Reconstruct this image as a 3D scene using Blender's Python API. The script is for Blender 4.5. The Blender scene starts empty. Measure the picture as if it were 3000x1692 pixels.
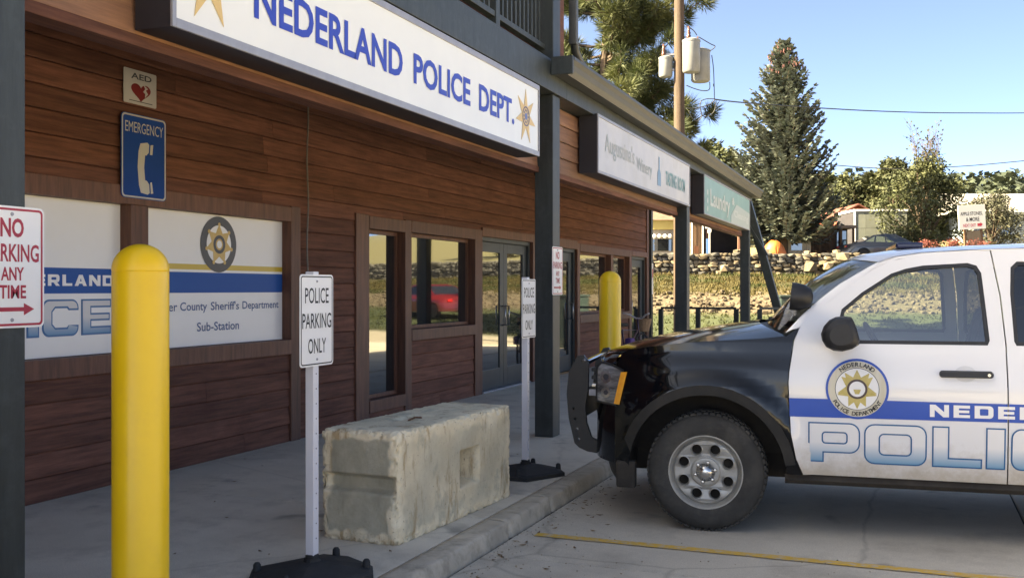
import bpy, bmesh, math, random
from mathutils import Vector, Matrix, noise
from mathutils.geometry import tessellate_polygon
R = math.radians
rng = random.Random(7)
SC = bpy.context.scene
COL = SC.collection

# ------------------------------------------------------------------ camera, world, sun, exposure
F_PX, TH, CAM_Z = 2950.0, R(21.6), 1.55          # focal length in photo pixels, yaw to the left, eye height
FX = Vector((-math.sin(TH), math.cos(TH), 0)); RX = Vector((math.cos(TH), math.sin(TH), 0))
cam_d = bpy.data.cameras.new('camera'); cam = bpy.data.objects.new('camera', cam_d); COL.objects.link(cam)
cam.location = (0, 0, CAM_Z); cam.rotation_euler = (R(90), 0, TH)
cam_d.sensor_width = 36; cam_d.lens = 36 * F_PX / 3000; cam_d.clip_start = .05; cam_d.clip_end = 3000
SC.camera = cam
SUN_EL, SUN_AZ_VEC = R(38), Vector((-.85, -.53, 0)).normalized()   # towards the sun: over the roof, behind the left shoulder
world = bpy.data.worlds.new('World'); SC.world = world; world.use_nodes = True
wn = world.node_tree; bg = wn.nodes['Background']
sky = wn.nodes.new('ShaderNodeTexSky'); sky.sky_type = 'NISHITA'; sky.sun_disc = False
sky.sun_elevation = SUN_EL; sky.sun_rotation = math.atan2(SUN_AZ_VEC.x, SUN_AZ_VEC.y)
sky.altitude = 2500; sky.air_density = .2; sky.dust_density = 10; sky.ozone_density = 5.5
wn.links.new(sky.outputs[0], bg.inputs[0]); bg.inputs[1].default_value = .15
sun_d = bpy.data.lights.new('sun', 'SUN'); sun = bpy.data.objects.new('sun', sun_d); COL.objects.link(sun)
sun_d.energy = 5; sun_d.angle = R(.5); sun_d.color = (1, .93, .80)
sv = Vector((SUN_AZ_VEC.x * math.cos(SUN_EL), SUN_AZ_VEC.y * math.cos(SUN_EL), math.sin(SUN_EL)))
sun.rotation_euler = sv.to_track_quat('Z', 'Y').to_euler()
SC.view_settings.view_transform = 'Standard'; SC.view_settings.look = 'None'
SC.view_settings.exposure = 3.05
SC.view_settings.use_white_balance = True; SC.view_settings.white_balance_temperature = 9400; SC.view_settings.white_balance_tint = 1; SC.view_settings.gamma = 1
SC.render.engine = 'CYCLES'
SC.cycles.max_bounces = 8; SC.cycles.transparent_max_bounces = 12; SC.cycles.use_denoising = True

def at(px, d):
    p = FX * d + RX * ((px - 1500) / F_PX * d); return p.x, p.y
def zat(py, d): return CAM_Z + (846 - py) / F_PX * d

# ------------------------------------------------------------------ materials
MATS = {}
def base(name):
    m = bpy.data.materials.new(name); m.use_nodes = True
    return m, m.node_tree, m.node_tree.nodes['Principled BSDF']
def c4(c): return (c[0], c[1], c[2], 1)
def pm(name, c1, c2=None, sc=4, rough=.6, bump=0, bsc=60, metal=0, spec=.5, stretch=(1, 1, 1), rnd=0, coat=0, coord='Object', detail=6, lo=.35, hi=.65, dirt=None, trans=0, rvar=0):
    if name in MATS: return MATS[name]
    m, nt, b = base(name); N = nt.nodes; L = nt.links
    b.inputs['Roughness'].default_value = rough; b.inputs['Metallic'].default_value = metal
    b.inputs['Specular IOR Level'].default_value = spec; b.inputs['Coat Weight'].default_value = coat
    b.inputs['Coat Roughness'].default_value = .06
    if coord == 'Position':
        g = N.new('ShaderNodeNewGeometry'); vec = g.outputs['Position']
    else:
        g = N.new('ShaderNodeTexCoord'); vec = g.outputs[coord]
    mp = N.new('ShaderNodeMapping'); mp.inputs['Scale'].default_value = stretch; L.new(vec, mp.inputs[0])
    col = None
    if c2 is not None:
        n1 = N.new('ShaderNodeTexNoise'); n1.inputs['Scale'].default_value = sc; n1.inputs['Detail'].default_value = detail; n1.inputs['Roughness'].default_value = .65
        L.new(mp.outputs[0], n1.inputs['Vector'])
        if rnd:
            oi = N.new('ShaderNodeObjectInfo'); ad = N.new('ShaderNodeVectorMath'); ad.operation = 'ADD'
            ml = N.new('ShaderNodeMath'); ml.operation = 'MULTIPLY'; ml.inputs[1].default_value = 37; L.new(oi.outputs['Random'], ml.inputs[0])
            L.new(mp.outputs[0], ad.inputs[0]); L.new(ml.outputs[0], ad.inputs[1]); L.new(ad.outputs[0], n1.inputs['Vector'])
        rp = N.new('ShaderNodeValToRGB'); rp.color_ramp.elements[0].position = lo; rp.color_ramp.elements[1].position = hi
        rp.color_ramp.elements[0].color = c4(c1); rp.color_ramp.elements[1].color = c4(c2)
        L.new(n1.outputs[0], rp.inputs[0]); col = rp.outputs[0]
        if rvar:
            mr = N.new('ShaderNodeMapRange'); mr.inputs[3].default_value = rough - rvar; mr.inputs[4].default_value = rough + rvar
            L.new(n1.outputs[0], mr.inputs[0]); L.new(mr.outputs[0], b.inputs['Roughness'])
    else:
        rg = N.new('ShaderNodeRGB'); rg.outputs[0].default_value = c4(c1); col = rg.outputs[0]
    if rnd:
        oi = N.new('ShaderNodeObjectInfo'); hs = N.new('ShaderNodeHueSaturation'); mr = N.new('ShaderNodeMapRange')
        mr.inputs[3].default_value = 1 - rnd; mr.inputs[4].default_value = 1 + rnd
        L.new(oi.outputs['Random'], mr.inputs[0]); L.new(mr.outputs[0], hs.inputs['Value']); L.new(col, hs.inputs['Color']); col = hs.outputs[0]
    if dirt:                                   # (colour, noise scale, amount): blotches of grime with a shape of their own
        dc, ds, da = dirt
        n3 = N.new('ShaderNodeTexNoise'); n3.inputs['Scale'].default_value = ds; n3.inputs['Detail'].default_value = 8; n3.inputs['Roughness'].default_value = .7
        L.new(vec, n3.inputs['Vector'])
        r3 = N.new('ShaderNodeValToRGB'); r3.color_ramp.elements[0].position = .5; r3.color_ramp.elements[1].position = .72
        r3.color_ramp.elements[1].color = (da, da, da, 1); L.new(n3.outputs[0], r3.inputs[0])
        mx = N.new('ShaderNodeMixRGB'); mx.inputs[2].default_value = c4(dc); L.new(r3.outputs[0], mx.inputs[0]); L.new(col, mx.inputs[1]); col = mx.outputs[0]
    L.new(col, b.inputs['Base Color'])
    if bump:
        n2 = N.new('ShaderNodeTexNoise'); n2.inputs['Scale'].default_value = bsc; n2.inputs['Detail'].default_value = 5
        L.new(mp.outputs[0], n2.inputs['Vector'])
        bp = N.new('ShaderNodeBump'); bp.inputs['Strength'].default_value = bump; bp.inputs['Distance'].default_value = .01
        L.new(n2.outputs[0], bp.inputs['Height']); L.new(bp.outputs[0], b.inputs['Normal'])
    if trans:
        b.inputs['Subsurface Weight'].default_value = 0
        t = N.new('ShaderNodeBsdfTranslucent'); ms = N.new('ShaderNodeMixShader'); ms.inputs[0].default_value = trans
        L.new(col, t.inputs[0]); L.new(b.outputs[0], ms.inputs[1]); L.new(t.outputs[0], ms.inputs[2])
        L.new(ms.outputs[0], N['Material Output'].inputs[0])
    MATS[name] = m; return m
def glossglass(name, dark, refl, tint=(1, 1, 1)):
    m, nt, b = base(name); N = nt.nodes; L = nt.links
    b.inputs['Base Color'].default_value = c4(dark); b.inputs['Roughness'].default_value = .05
    g = N.new('ShaderNodeBsdfGlossy'); g.inputs['Roughness'].default_value = .012; g.inputs[0].default_value = c4(tint)
    tc = N.new('ShaderNodeTexCoord'); n = N.new('ShaderNodeTexNoise'); n.inputs['Scale'].default_value = 2.2; n.inputs['Detail'].default_value = 1; L.new(tc.outputs['Object'], n.inputs['Vector'])
    bp = N.new('ShaderNodeBump'); bp.inputs['Strength'].default_value = .05; bp.inputs['Distance'].default_value = .01; L.new(n.outputs[0], bp.inputs['Height']); L.new(bp.outputs[0], g.inputs['Normal'])
    ms = N.new('ShaderNodeMixShader'); ms.inputs[0].default_value = refl
    L.new(b.outputs[0], ms.inputs[1]); L.new(g.outputs[0], ms.inputs[2]); L.new(ms.outputs[0], N['Material Output'].inputs[0]); return m
def clearglass(name, tint, refl):
    m, nt, b = base(name); N = nt.nodes; L = nt.links; N.remove(b)
    t = N.new('ShaderNodeBsdfTransparent'); t.inputs[0].default_value = c4(tint)
    g = N.new('ShaderNodeBsdfGlossy'); g.inputs['Roughness'].default_value = .01
    lw = N.new('ShaderNodeLayerWeight'); lw.inputs[0].default_value = .25
    ad = N.new('ShaderNodeMath'); ad.operation = 'ADD'; ad.inputs[1].default_value = refl; ad.use_clamp = True; L.new(lw.outputs['Fresnel'], ad.inputs[0])
    ms = N.new('ShaderNodeMixShader'); L.new(ad.outputs[0], ms.inputs[0]); L.new(t.outputs[0], ms.inputs[1]); L.new(g.outputs[0], ms.inputs[2])
    L.new(ms.outputs[0], N['Material Output'].inputs[0]); return m

WOOD = pm('stained_siding', (.100, .042, .030), (.205, .086, .058), sc=3.2, rough=.7, bump=.25, bsc=40, stretch=(9, .55, 9), rnd=.22, coord='Position', spec=.2, dirt=((.085, .030, .022), 1.1, .6))
WOODU = pm('sheltered_siding', (.17, .080, .045), (.28, .135, .075), sc=3, rough=.6, bump=.2, bsc=40, stretch=(8, .6, 8), rnd=.25, coord='Position')
TRIM = pm('stained_trim', (.085, .034, .021), (.165, .066, .040), sc=3, rough=.55, bump=.2, bsc=40, stretch=(8, 8, .7), rnd=.18, coord='Position')
BACK = pm('sheathing', (.012, .008, .007))
POST = pm('slate_green_paint', (0.0224, 0.0288, 0.0296), (0.0368, 0.0456, 0.0456), sc=5, rough=.5, bump=.12, bsc=30, stretch=(3, 3, .5), coord='Position', dirt=((.10, .12, .125), 9, .25))
GUT = pm('gutter_enamel', (0.03, 0.0336, 0.0348), (0.042, 0.0456, 0.0468), sc=3, rough=.5, coord='Position', spec=.6)
DOORP = pm('door_paint', (.026, .036, .042), (.036, .048, .054), sc=4, rough=.4)
GLASS = glossglass('reflective_pane', (.012, .014, .016), .19, (.86, .9, .92))
SIGNW = pm('sign_acrylic', (.82, .83, .82), (.86, .87, .85), sc=1.5, rough=.3, spec=.5)
SIGND = pm('dark_metal_box', (.018, .017, .022), (.026, .025, .030), sc=3, rough=.5)
ALU = pm('grey_metal_trim', (.30, .30, .33), (.36, .36, .39), sc=6, rough=.42, metal=.3)
WHITE = pm('white_sheet_metal', (.84, .83, .83), (.88, .87, .86), sc=3, rough=.35)
PANELW = pm('white_vinyl', (.80, .79, .79), (.84, .83, .83), sc=1.2, rough=.4)
BLUE = pm('blue_vinyl', (.010, .080, .44), rough=.35)
BLUEW = pm('window_blue_vinyl', (.008, .085, .34), rough=.55, spec=.3)
BLUEL = pm('blue_lettering', (.012, .045, .44), rough=.4)
GOLD = pm('gold_vinyl', (.55, .36, .10), (.62, .43, .16), sc=20, rough=.4)
PGOLD = pm('pale_gold_vinyl', (.72, .50, .20), rough=.4)
YSTR = pm('yellow_vinyl', (.60, .42, .06), rough=.4)
DGREY = pm('charcoal_vinyl', (.045, .045, .055), rough=.4)
BLACKV = pm('black_vinyl', (.012, .012, .014), rough=.4)
REDV = pm('red_vinyl', (.42, .018, .045), rough=.4)
DRED = pm('dark_red_vinyl', (.20, .012, .016), rough=.4)
SIGNB = pm('sign_blue', (.004, .050, .25), (.006, .060, .29), sc=2, rough=.65, spec=.2)
FWHITE = pm('faded_white', (.50, .49, .46), rough=.5)
YEL = pm('yellow_plastic', (.92, .56, .020), (.95, .60, .028), sc=2.5, rough=.32, spec=.5, dirt=((.80, .46, .03), 6, .35))
YLINE = pm('worn_yellow_paint', (.70, .42, .07), (.54, .45, .33), sc=22, rough=.75, lo=.46, hi=.64)
RUB = pm('black_rubber', (.016, .017, .019), (.028, .029, .031), sc=12, rough=.75, bump=.15, bsc=80)
CONC = pm('sidewalk_concrete', (.60, .53, .43), (.74, .665, .55), sc=1.6, rough=.85, bump=.12, bsc=90, coord='Position', detail=9, dirt=((.36, .30, .235), 3.1, .5), lo=.3, hi=.7)
LOT = pm('lot_concrete', (.50, .445, .37), (.64, .575, .48), sc=1.1, rough=.85, bump=.15, bsc=80, coord='Position', detail=10, dirt=((.28, .24, .195), 1.2, .6), lo=.3, hi=.72)
def pave(mat, vs, amt):                                 # hairline cracks, fine aggregate, a few oil drips
    nt = mat.node_tree; N = nt.nodes; L = nt.links; b = N['Principled BSDF']; src = b.inputs['Base Color'].links[0].from_socket
    g = N.new('ShaderNodeNewGeometry'); n = N.new('ShaderNodeTexNoise'); n.inputs['Scale'].default_value = 1.6; n.inputs['Detail'].default_value = 8; L.new(g.outputs['Position'], n.inputs['Vector'])
    mxv = N.new('ShaderNodeMixRGB'); mxv.inputs[0].default_value = .22; L.new(g.outputs['Position'], mxv.inputs[1]); L.new(n.outputs['Color'], mxv.inputs[2])
    v = N.new('ShaderNodeTexVoronoi'); v.feature = 'DISTANCE_TO_EDGE'; v.inputs['Scale'].default_value = vs; L.new(mxv.outputs[0], v.inputs['Vector'])
    r = N.new('ShaderNodeMapRange'); r.inputs[1].default_value = 0; r.inputs[2].default_value = .0055; r.inputs[3].default_value = amt; r.inputs[4].default_value = 0; L.new(v.outputs['Distance'], r.inputs[0])
    a = N.new('ShaderNodeTexNoise'); a.inputs['Scale'].default_value = 170; a.inputs['Detail'].default_value = 3; L.new(g.outputs['Position'], a.inputs['Vector'])
    ar = N.new('ShaderNodeMapRange'); ar.inputs[1].default_value = .3; ar.inputs[2].default_value = .7; ar.inputs[3].default_value = .80; ar.inputs[4].default_value = 1.16; L.new(a.outputs[0], ar.inputs[0])
    hs = N.new('ShaderNodeHueSaturation'); L.new(src, hs.inputs['Color']); L.new(ar.outputs[0], hs.inputs['Value'])
    o = N.new('ShaderNodeTexNoise'); o.inputs['Scale'].default_value = 2.6; o.inputs['Detail'].default_value = 2; L.new(g.outputs['Position'], o.inputs['Vector'])
    orr = N.new('ShaderNodeMapRange'); orr.inputs[1].default_value = .66; orr.inputs[2].default_value = .76; orr.inputs[4].default_value = .55; L.new(o.outputs[0], orr.inputs[0])
    m1 = N.new('ShaderNodeMixRGB'); m1.inputs[2].default_value = (.13, .115, .10, 1); L.new(orr.outputs[0], m1.inputs[0]); L.new(hs.outputs[0], m1.inputs[1])
    m2 = N.new('ShaderNodeMixRGB'); m2.inputs[2].default_value = (.10, .085, .07, 1); L.new(r.outputs[0], m2.inputs[0]); L.new(m1.outputs[0], m2.inputs[1]); L.new(m2.outputs[0], b.inputs['Base Color'])
pave(CONC, .33, .15); pave(LOT, .36, .3)
KERBM = pm('kerb_concrete', (.36, .31, .245), (.62, .54, .43), sc=8, rough=.9, bump=.35, bsc=60, coord='Position', detail=9, dirt=((.22, .18, .14), 4, .6))
BLOCKM, bnt_, bb_ = base('weathered_block'); N = bnt_.nodes; L = bnt_.links; tc_ = N.new('ShaderNodeTexCoord')
def nz_(scale, stretch, lo, hi, ca, cb):
    mp_ = N.new('ShaderNodeMapping'); mp_.inputs['Scale'].default_value = stretch; L.new(tc_.outputs['Object'], mp_.inputs[0])
    n_ = N.new('ShaderNodeTexNoise'); n_.inputs['Scale'].default_value = scale; n_.inputs['Detail'].default_value = 9; n_.inputs['Roughness'].default_value = .68; L.new(mp_.outputs[0], n_.inputs['Vector'])
    r_ = N.new('ShaderNodeValToRGB'); r_.color_ramp.elements[0].position = lo; r_.color_ramp.elements[1].position = hi; r_.color_ramp.elements[0].color = c4(ca); r_.color_ramp.elements[1].color = c4(cb); L.new(n_.outputs[0], r_.inputs[0]); return r_.outputs[0], n_.outputs[0]
bc0, bn0 = nz_(5, (1, 1, 1), .3, .7, (.76, .63, .43), (.94, .83, .62))
bst, _ = nz_(11, (1, 1, .25), .54, .64, (0, 0, 0), (.75, .75, .75)); bgr, _ = nz_(4.5, (1, 1, .7), .54, .64, (0, 0, 0), (.6, .6, .6)); bpt, _ = nz_(42, (1, 1, 1), .60, .68, (0, 0, 0), (.8, .8, .8))
bcol = bc0
for msk, cc in ((bgr, (.40, .37, .28)), (bst, (.44, .28, .13)), (bpt, (.26, .18, .10))):
    mx_ = N.new('ShaderNodeMixRGB'); mx_.inputs[2].default_value = c4(cc); L.new(msk, mx_.inputs[0]); L.new(bcol, mx_.inputs[1]); bcol = mx_.outputs[0]
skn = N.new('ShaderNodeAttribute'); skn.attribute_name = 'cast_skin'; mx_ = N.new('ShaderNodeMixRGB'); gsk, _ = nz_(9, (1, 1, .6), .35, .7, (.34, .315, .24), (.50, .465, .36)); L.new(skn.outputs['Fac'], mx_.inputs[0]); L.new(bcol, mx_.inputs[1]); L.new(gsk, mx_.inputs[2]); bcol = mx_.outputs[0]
L.new(bcol, bb_.inputs['Base Color']); bb_.inputs['Roughness'].default_value = .95; bb_.inputs['Specular IOR Level'].default_value = .15
_, bn1 = nz_(48, (1, 1, 1), .3, .7, (0, 0, 0), (1, 1, 1)); bbp = N.new('ShaderNodeBump'); bbp.inputs['Strength'].default_value = .5; bbp.inputs['Distance'].default_value = .012; L.new(bn1, bbp.inputs['Height']); L.new(bbp.outputs[0], bb_.inputs['Normal'])

# ------------------------------------------------------------------ mesh helpers
class MB:
    def __init__(s): s.v = []; s.f = []
    def add(s, vs, fs):
        o = len(s.v); s.v += [tuple(v) for v in vs]; s.f += [tuple(o + i for i in f) for f in fs]; return s
    def box(s, x0, x1, y0, y1, z0, z1):
        return s.add([(x0, y0, z0), (x1, y0, z0), (x1, y1, z0), (x0, y1, z0), (x0, y0, z1), (x1, y0, z1), (x1, y1, z1), (x0, y1, z1)],
                     [(0, 3, 2, 1), (4, 5, 6, 7), (0, 1, 5, 4), (1, 2, 6, 5), (2, 3, 7, 6), (3, 0, 4, 7)])
    def bbox(s, x0, x1, y0, y1, z0, z1, b=.01):
        bm = bmesh.new(); bmesh.ops.create_cube(bm, size=1)
        for v in bm.verts: v.co = Vector((x0 + (v.co.x + .5) * (x1 - x0), y0 + (v.co.y + .5) * (y1 - y0), z0 + (v.co.z + .5) * (z1 - z0)))
        bmesh.ops.bevel(bm, geom=bm.edges[:], offset=b, segments=2, affect='EDGES', profile=.6)
        return s.bm(bm)
    def bm(s, bm):
        bm.verts.index_update(); s.add([v.co[:] for v in bm.verts], [[v.index for v in f.verts] for f in bm.faces]); bm.free(); return s
    def tube(s, pts, r, n=8, cap=True):
        pts = [Vector(p) for p in pts]; rs = r if isinstance(r, (list, tuple)) else [r] * len(pts); o = len(s.v); prev = None
        for i, p in enumerate(pts):
            t = (pts[min(i + 1, len(pts) - 1)] - pts[max(i - 1, 0)]).normalized()
            if prev is None: a = t.orthogonal().normalized()
            else: a = (prev - t * prev.dot(t)); a = a.normalized() if a.length > 1e-6 else t.orthogonal().normalized()
            prev = a; b = t.cross(a)
            for k in range(n):
                q = 2 * math.pi * k / n; s.v.append(tuple(p + (a * math.cos(q) + b * math.sin(q)) * rs[i]))
        for i in range(len(pts) - 1):
            for k in range(n):
                s.f.append((o + i * n + k, o + i * n + (k + 1) % n, o + (i + 1) * n + (k + 1) % n, o + (i + 1) * n + k))
        if cap:
            s.f.append(tuple(o + k for k in reversed(range(n)))); e = o + (len(pts) - 1) * n; s.f.append(tuple(e + k for k in range(n)))
        return s
    def lathe(s, prof, n=24, M=None, cap=True):          # prof: (radius, z)
        o = len(s.v); M = M or Matrix()
        for r, z in prof:
            for k in range(n):
                q = 2 * math.pi * k / n; s.v.append(tuple(M @ Vector((r * math.cos(q), r * math.sin(q), z))))
        for i in range(len(prof) - 1):
            for k in range(n):
                s.f.append((o + i * n + k, o + i * n + (k + 1) % n, o + (i + 1) * n + (k + 1) % n, o + (i + 1) * n + k))
        if cap:
            s.f.append(tuple(o + k for k in reversed(range(n)))); e = o + (len(prof) - 1) * n; s.f.append(tuple(e + k for k in range(n)))
        return s
    def plate(s, poly, fn, t=0.0, holes=()):             # 2D outline (+ holes) mapped by fn(u, v, w), w from 0 (front) to -t (back)
        loops = [list(poly)] + [list(h) for h in holes]
        tr = tessellate_polygon([[Vector((p[0], p[1], 0)) for p in l] for l in loops])
        flat = [p for l in loops for p in l]; n = len(flat)
        ar = lambda l: sum(l[i][0] * l[(i + 1) % len(l)][1] - l[(i + 1) % len(l)][0] * l[i][1] for i in range(len(l)))
        fs = []
        for a, b, c in tr:
            A, B, C = flat[a], flat[b], flat[c]
            cr = (B[0] - A[0]) * (C[1] - A[1]) - (C[0] - A[0]) * (B[1] - A[1])
            if abs(cr) < 1e-12: continue
            fs.append((a, b, c) if cr > 0 else (a, c, b))
        vs = [fn(p[0], p[1], 0) for p in flat]; F = list(fs)
        if t:
            vs += [fn(p[0], p[1], -t) for p in flat]; F += [(c + n, b + n, a + n) for a, b, c in fs]; o = 0
            for li, l in enumerate(loops):
                ccw = ar(l) > 0; k = len(l)
                for i in range(k):
                    a, b = o + i, o + (i + 1) % k
                    if (li == 0) == ccw: F.append((a, a + n, b + n, b))
                    else: F.append((b, b + n, a + n, a))
                o += k
        return s.add(vs, F)
    def quad(s, a, b, c, d): return s.add([a, b, c, d], [(0, 1, 2, 3)])
    def mesh(s, name, mat, smooth=None):
        me = bpy.data.meshes.new(name); me.from_pydata(s.v, [], s.f); me.materials.append(mat)
        if smooth:
            me.polygons.foreach_set('use_smooth', [True] * len(me.polygons))
            if smooth is not True:
                bm = bmesh.new(); bm.from_mesh(me)
                for e in bm.edges:
                    if len(e.link_faces) == 2 and e.calc_face_angle(0) > R(smooth): e.smooth = False
                bm.to_mesh(me); bm.free()
        me.update(); return me
    def build(s, name, mat, parent=None, smooth=None, world=True, **kw):
        o = bpy.data.objects.new(name, s.mesh(name, mat, smooth)); return link(o, parent, world, **kw)
def link(o, parent=None, world=True, label=None, cat=None, group=None, kind=None):
    COL.objects.link(o)
    if parent is not None:
        o.parent = parent
        if world: o.matrix_parent_inverse = Matrix.Translation(-root_loc(parent))
    for k, v in (('label', label), ('category', cat), ('group', group), ('kind', kind)):
        if v: o[k] = v
    return o
def root_loc(p):
    l = Vector(p.location)
    if p.parent is not None:
        l = l + Vector(p.matrix_parent_inverse.to_translation()) + root_loc(p.parent)
    return l
def thing(name, label, cat, loc=(0, 0, 0), rotz=0, group=None):
    o = bpy.data.objects.new(name, None); o.empty_display_size = .2; COL.objects.link(o); o.location = loc; o.rotation_euler = (0, 0, rotz)
    o['label'] = label; o['category'] = cat
    if group: o['group'] = group
    return o
def copytree(o, parent=None):
    c = o.copy(); COL.objects.link(c); c.parent = parent
    for ch in o.children: copytree(ch, c)
    return c
def circ(cx, cy, r, n=24, ry=None, a0=0): return [(cx + r * math.cos(a0 + 2 * math.pi * i / n), cy + (ry or r) * math.sin(a0 + 2 * math.pi * i / n)) for i in range(n)]
def rrect(x0, x1, y0, y1, r, n=5):
    o = []
    for cx, cy, a in ((x1 - r, y0 + r, -90), (x1 - r, y1 - r, 0), (x0 + r, y1 - r, 90), (x0 + r, y0 + r, 180)):
        o += [(cx + r * math.cos(R(a + 90 * k / n)), cy + r * math.sin(R(a + 90 * k / n))) for k in range(n + 1)]
    return o
def star(cx, cy, r1, r2, n, rot=90, sy=1): return [(cx + (r1, r2)[i % 2] * math.cos(R(rot + 180 * i / n)), cy + sy * (r1, r2)[i % 2] * math.sin(R(rot + 180 * i / n))) for i in range(2 * n)]
TXT = {}
def text2d(body, bold=.0):
    key = (body, bold)
    if key not in TXT:
        c = bpy.data.curves.new('lettering', 'FONT'); c.body = body; c.offset = bold; c.resolution_u = 3
        o = bpy.data.objects.new('lettering', c); m = bpy.data.meshes.new_from_object(o)
        vs = [(v.co.x, v.co.y) for v in m.vertices]; fs = []
        for p in m.polygons:
            l = list(p.vertices); a = sum(vs[l[i]][0] * vs[l[(i + 1) % len(l)]][1] - vs[l[(i + 1) % len(l)]][0] * vs[l[i]][1] for i in range(len(l)))
            fs.append(tuple(l) if a > 0 else tuple(reversed(l)))
        bpy.data.objects.remove(o); bpy.data.meshes.remove(m); bpy.data.curves.remove(c)
        TXT[key] = (vs, fs)
    return TXT[key]
def text_fit(mb, body, x0, x1, y0, y1, fn, bold=.0, capy=None):      # stretches the lettering into the box and maps it with fn(u, v, w)
    vs, fs = text2d(body, bold)
    ax, bx = min(v[0] for v in vs), max(v[0] for v in vs)
    ay, by = capy or (min(v[1] for v in vs), max(v[1] for v in vs))
    mb.add([fn(x0 + (v[0] - ax) / (bx - ax) * (x1 - x0), y0 + (v[1] - ay) / (by - ay) * (y1 - y0), 0) for v in vs], fs); return mb
# maps onto faces that look towards +X (u runs along +Y, v up): letters read left to right from the lot
def faceX(X): return lambda u, v, w: (X + w, u, v)
# wide squared letters for POLICE / NEDERLAND: outline + holes in a unit box, width w
def wide(ch):
    t = .24; h = 1.0
    if ch == 'I': return .42, [(0, 0), (.42, 0), (.42, 1), (0, 1)], []
    if ch == 'L': return 1.1, [(0, 0), (1.1, 0), (1.1, t), (.38, t), (.38, 1), (0, 1)], []
    if ch == 'E': return 1.15, [(0, 0), (1.15, 0), (1.15, t), (.38, t), (.38, .39), (1.1, .39), (1.1, .61), (.38, .61), (.38, 1 - t), (1.15, 1 - t), (1.15, 1), (0, 1)], []
    if ch == 'O': return 1.4, rrect(0, 1.4, 0, 1, .24), [rrect(.36, 1.04, t + .02, 1 - t - .02, .09, 3)]
    if ch == 'D': return 1.3, [(0, 0)] + [(1.02 + .28 * math.sin(R(a)), .28 - .28 * math.cos(R(a))) for a in range(0, 91, 15)] + [(1.02 + .28 * math.cos(R(a)), .72 + .28 * math.sin(R(a))) for a in range(0, 91, 15)] + [(0, 1)], [rrect(.36, .95, t, 1 - t, .08, 3)]
    if ch == 'P': return 1.25, [(0, 0), (.38, 0), (.38, .24)] + [(1.0 + .25 * math.sin(R(a)), .49 - .25 * math.cos(R(a))) for a in range(0, 91, 15)] + [(1.0 + .25 * math.cos(R(a)), .75 + .25 * math.sin(R(a))) for a in range(0, 91, 15)] + [(0, 1)], [rrect(.36, .92, .50, .74, .06, 3)]
    if ch == 'R': return 1.3, [(0, 0), (.36, 0), (.36, .30), (.62, .30), (.90, 0), (1.3, 0), (.98, .32)] + [(1.0 + .25 * math.sin(R(a)), .57 - .25 * math.cos(R(a))) for a in range(0, 91, 15)] + [(1.0 + .25 * math.cos(R(a)), .75 + .25 * math.sin(R(a))) for a in range(0, 91, 15)] + [(0, 1)], [rrect(.36, .92, .53, .76, .06, 3)]
    if ch == 'N': return 1.35, [(0, 0), (.34, 0), (.34, .58), (.95, 0), (1.35, 0), (1.35, 1), (1.01, 1), (1.01, .42), (.40, 1), (0, 1)], []
    if ch == 'A': return 1.4, [(0, 0), (.38, 0), (.5, .2), (.9, .2), (1.02, 0), (1.4, 0), (.9, 1), (.5, 1)], [[(.58, .42), (.82, .42), (.72, .68), (.68, .68)]]
    if ch == 'C': return 1.3, [(1.3, .30), (.94, .30), (.94, t + .06), (.88, t), (.46, t), (.36, t + .1), (.36, .66), (.46, 1 - t), (.88, 1 - t), (.94, .70), (1.3, .70)] + [(1.06 + .24 * math.cos(R(a)), .76 + .24 * math.sin(R(a))) for a in range(0, 91, 15)] + [(.24 - .24 * math.sin(R(a)), .76 + .24 * math.cos(R(a))) for a in range(0, 91, 15)] + [(.24 - .24 * math.cos(R(a)), .24 - .24 * math.sin(R(a))) for a in range(0, 91, 15)] + [(1.06 + .24 * math.sin(R(a)), .24 - .24 * math.cos(R(a))) for a in range(0, 91, 15)], []
def inset_poly(p, d):
    n = len(p); a = sum(p[i][0] * p[(i + 1) % n][1] - p[(i + 1) % n][0] * p[i][1] for i in range(n)); sg = 1 if a > 0 else -1; o = []
    for i in range(n):
        p0, p1, p2 = Vector(p[i - 1]), Vector(p[i]), Vector(p[(i + 1) % n])
        e1, e2 = (p1 - p0), (p2 - p1)
        if e1.length < 1e-9 or e2.length < 1e-9: o.append(tuple(p1)); continue
        e1.normalize(); e2.normalize(); n1 = Vector((-e1.y, e1.x)) * sg; n2 = Vector((-e2.y, e2.x)) * sg
        b = n1 + n2; b = b / max(b.length_squared / 2, .3) if b.length > 1e-6 else n1
        q = p1 + b * d; o.append((q.x, q.y))
    return o
def wide_word(word, x0, z0, h, width, gap=.14, inset=0):
    tot = sum(wide(c)[0] for c in word) + gap * (len(word) - 1); k = width / tot; x = x0; out = []
    for c in word:
        w, ol, hs = wide(c); f = lambda q: [(x + u * k, z0 + v * h) for u, v in q]
        ol, hs = f(ol), [f(q) for q in hs]
        if inset: ol = inset_poly(ol, inset); hs = [inset_poly(q, -inset) for q in hs]
        out.append((ol, hs)); x += (w + gap) * k
    return out

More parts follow.
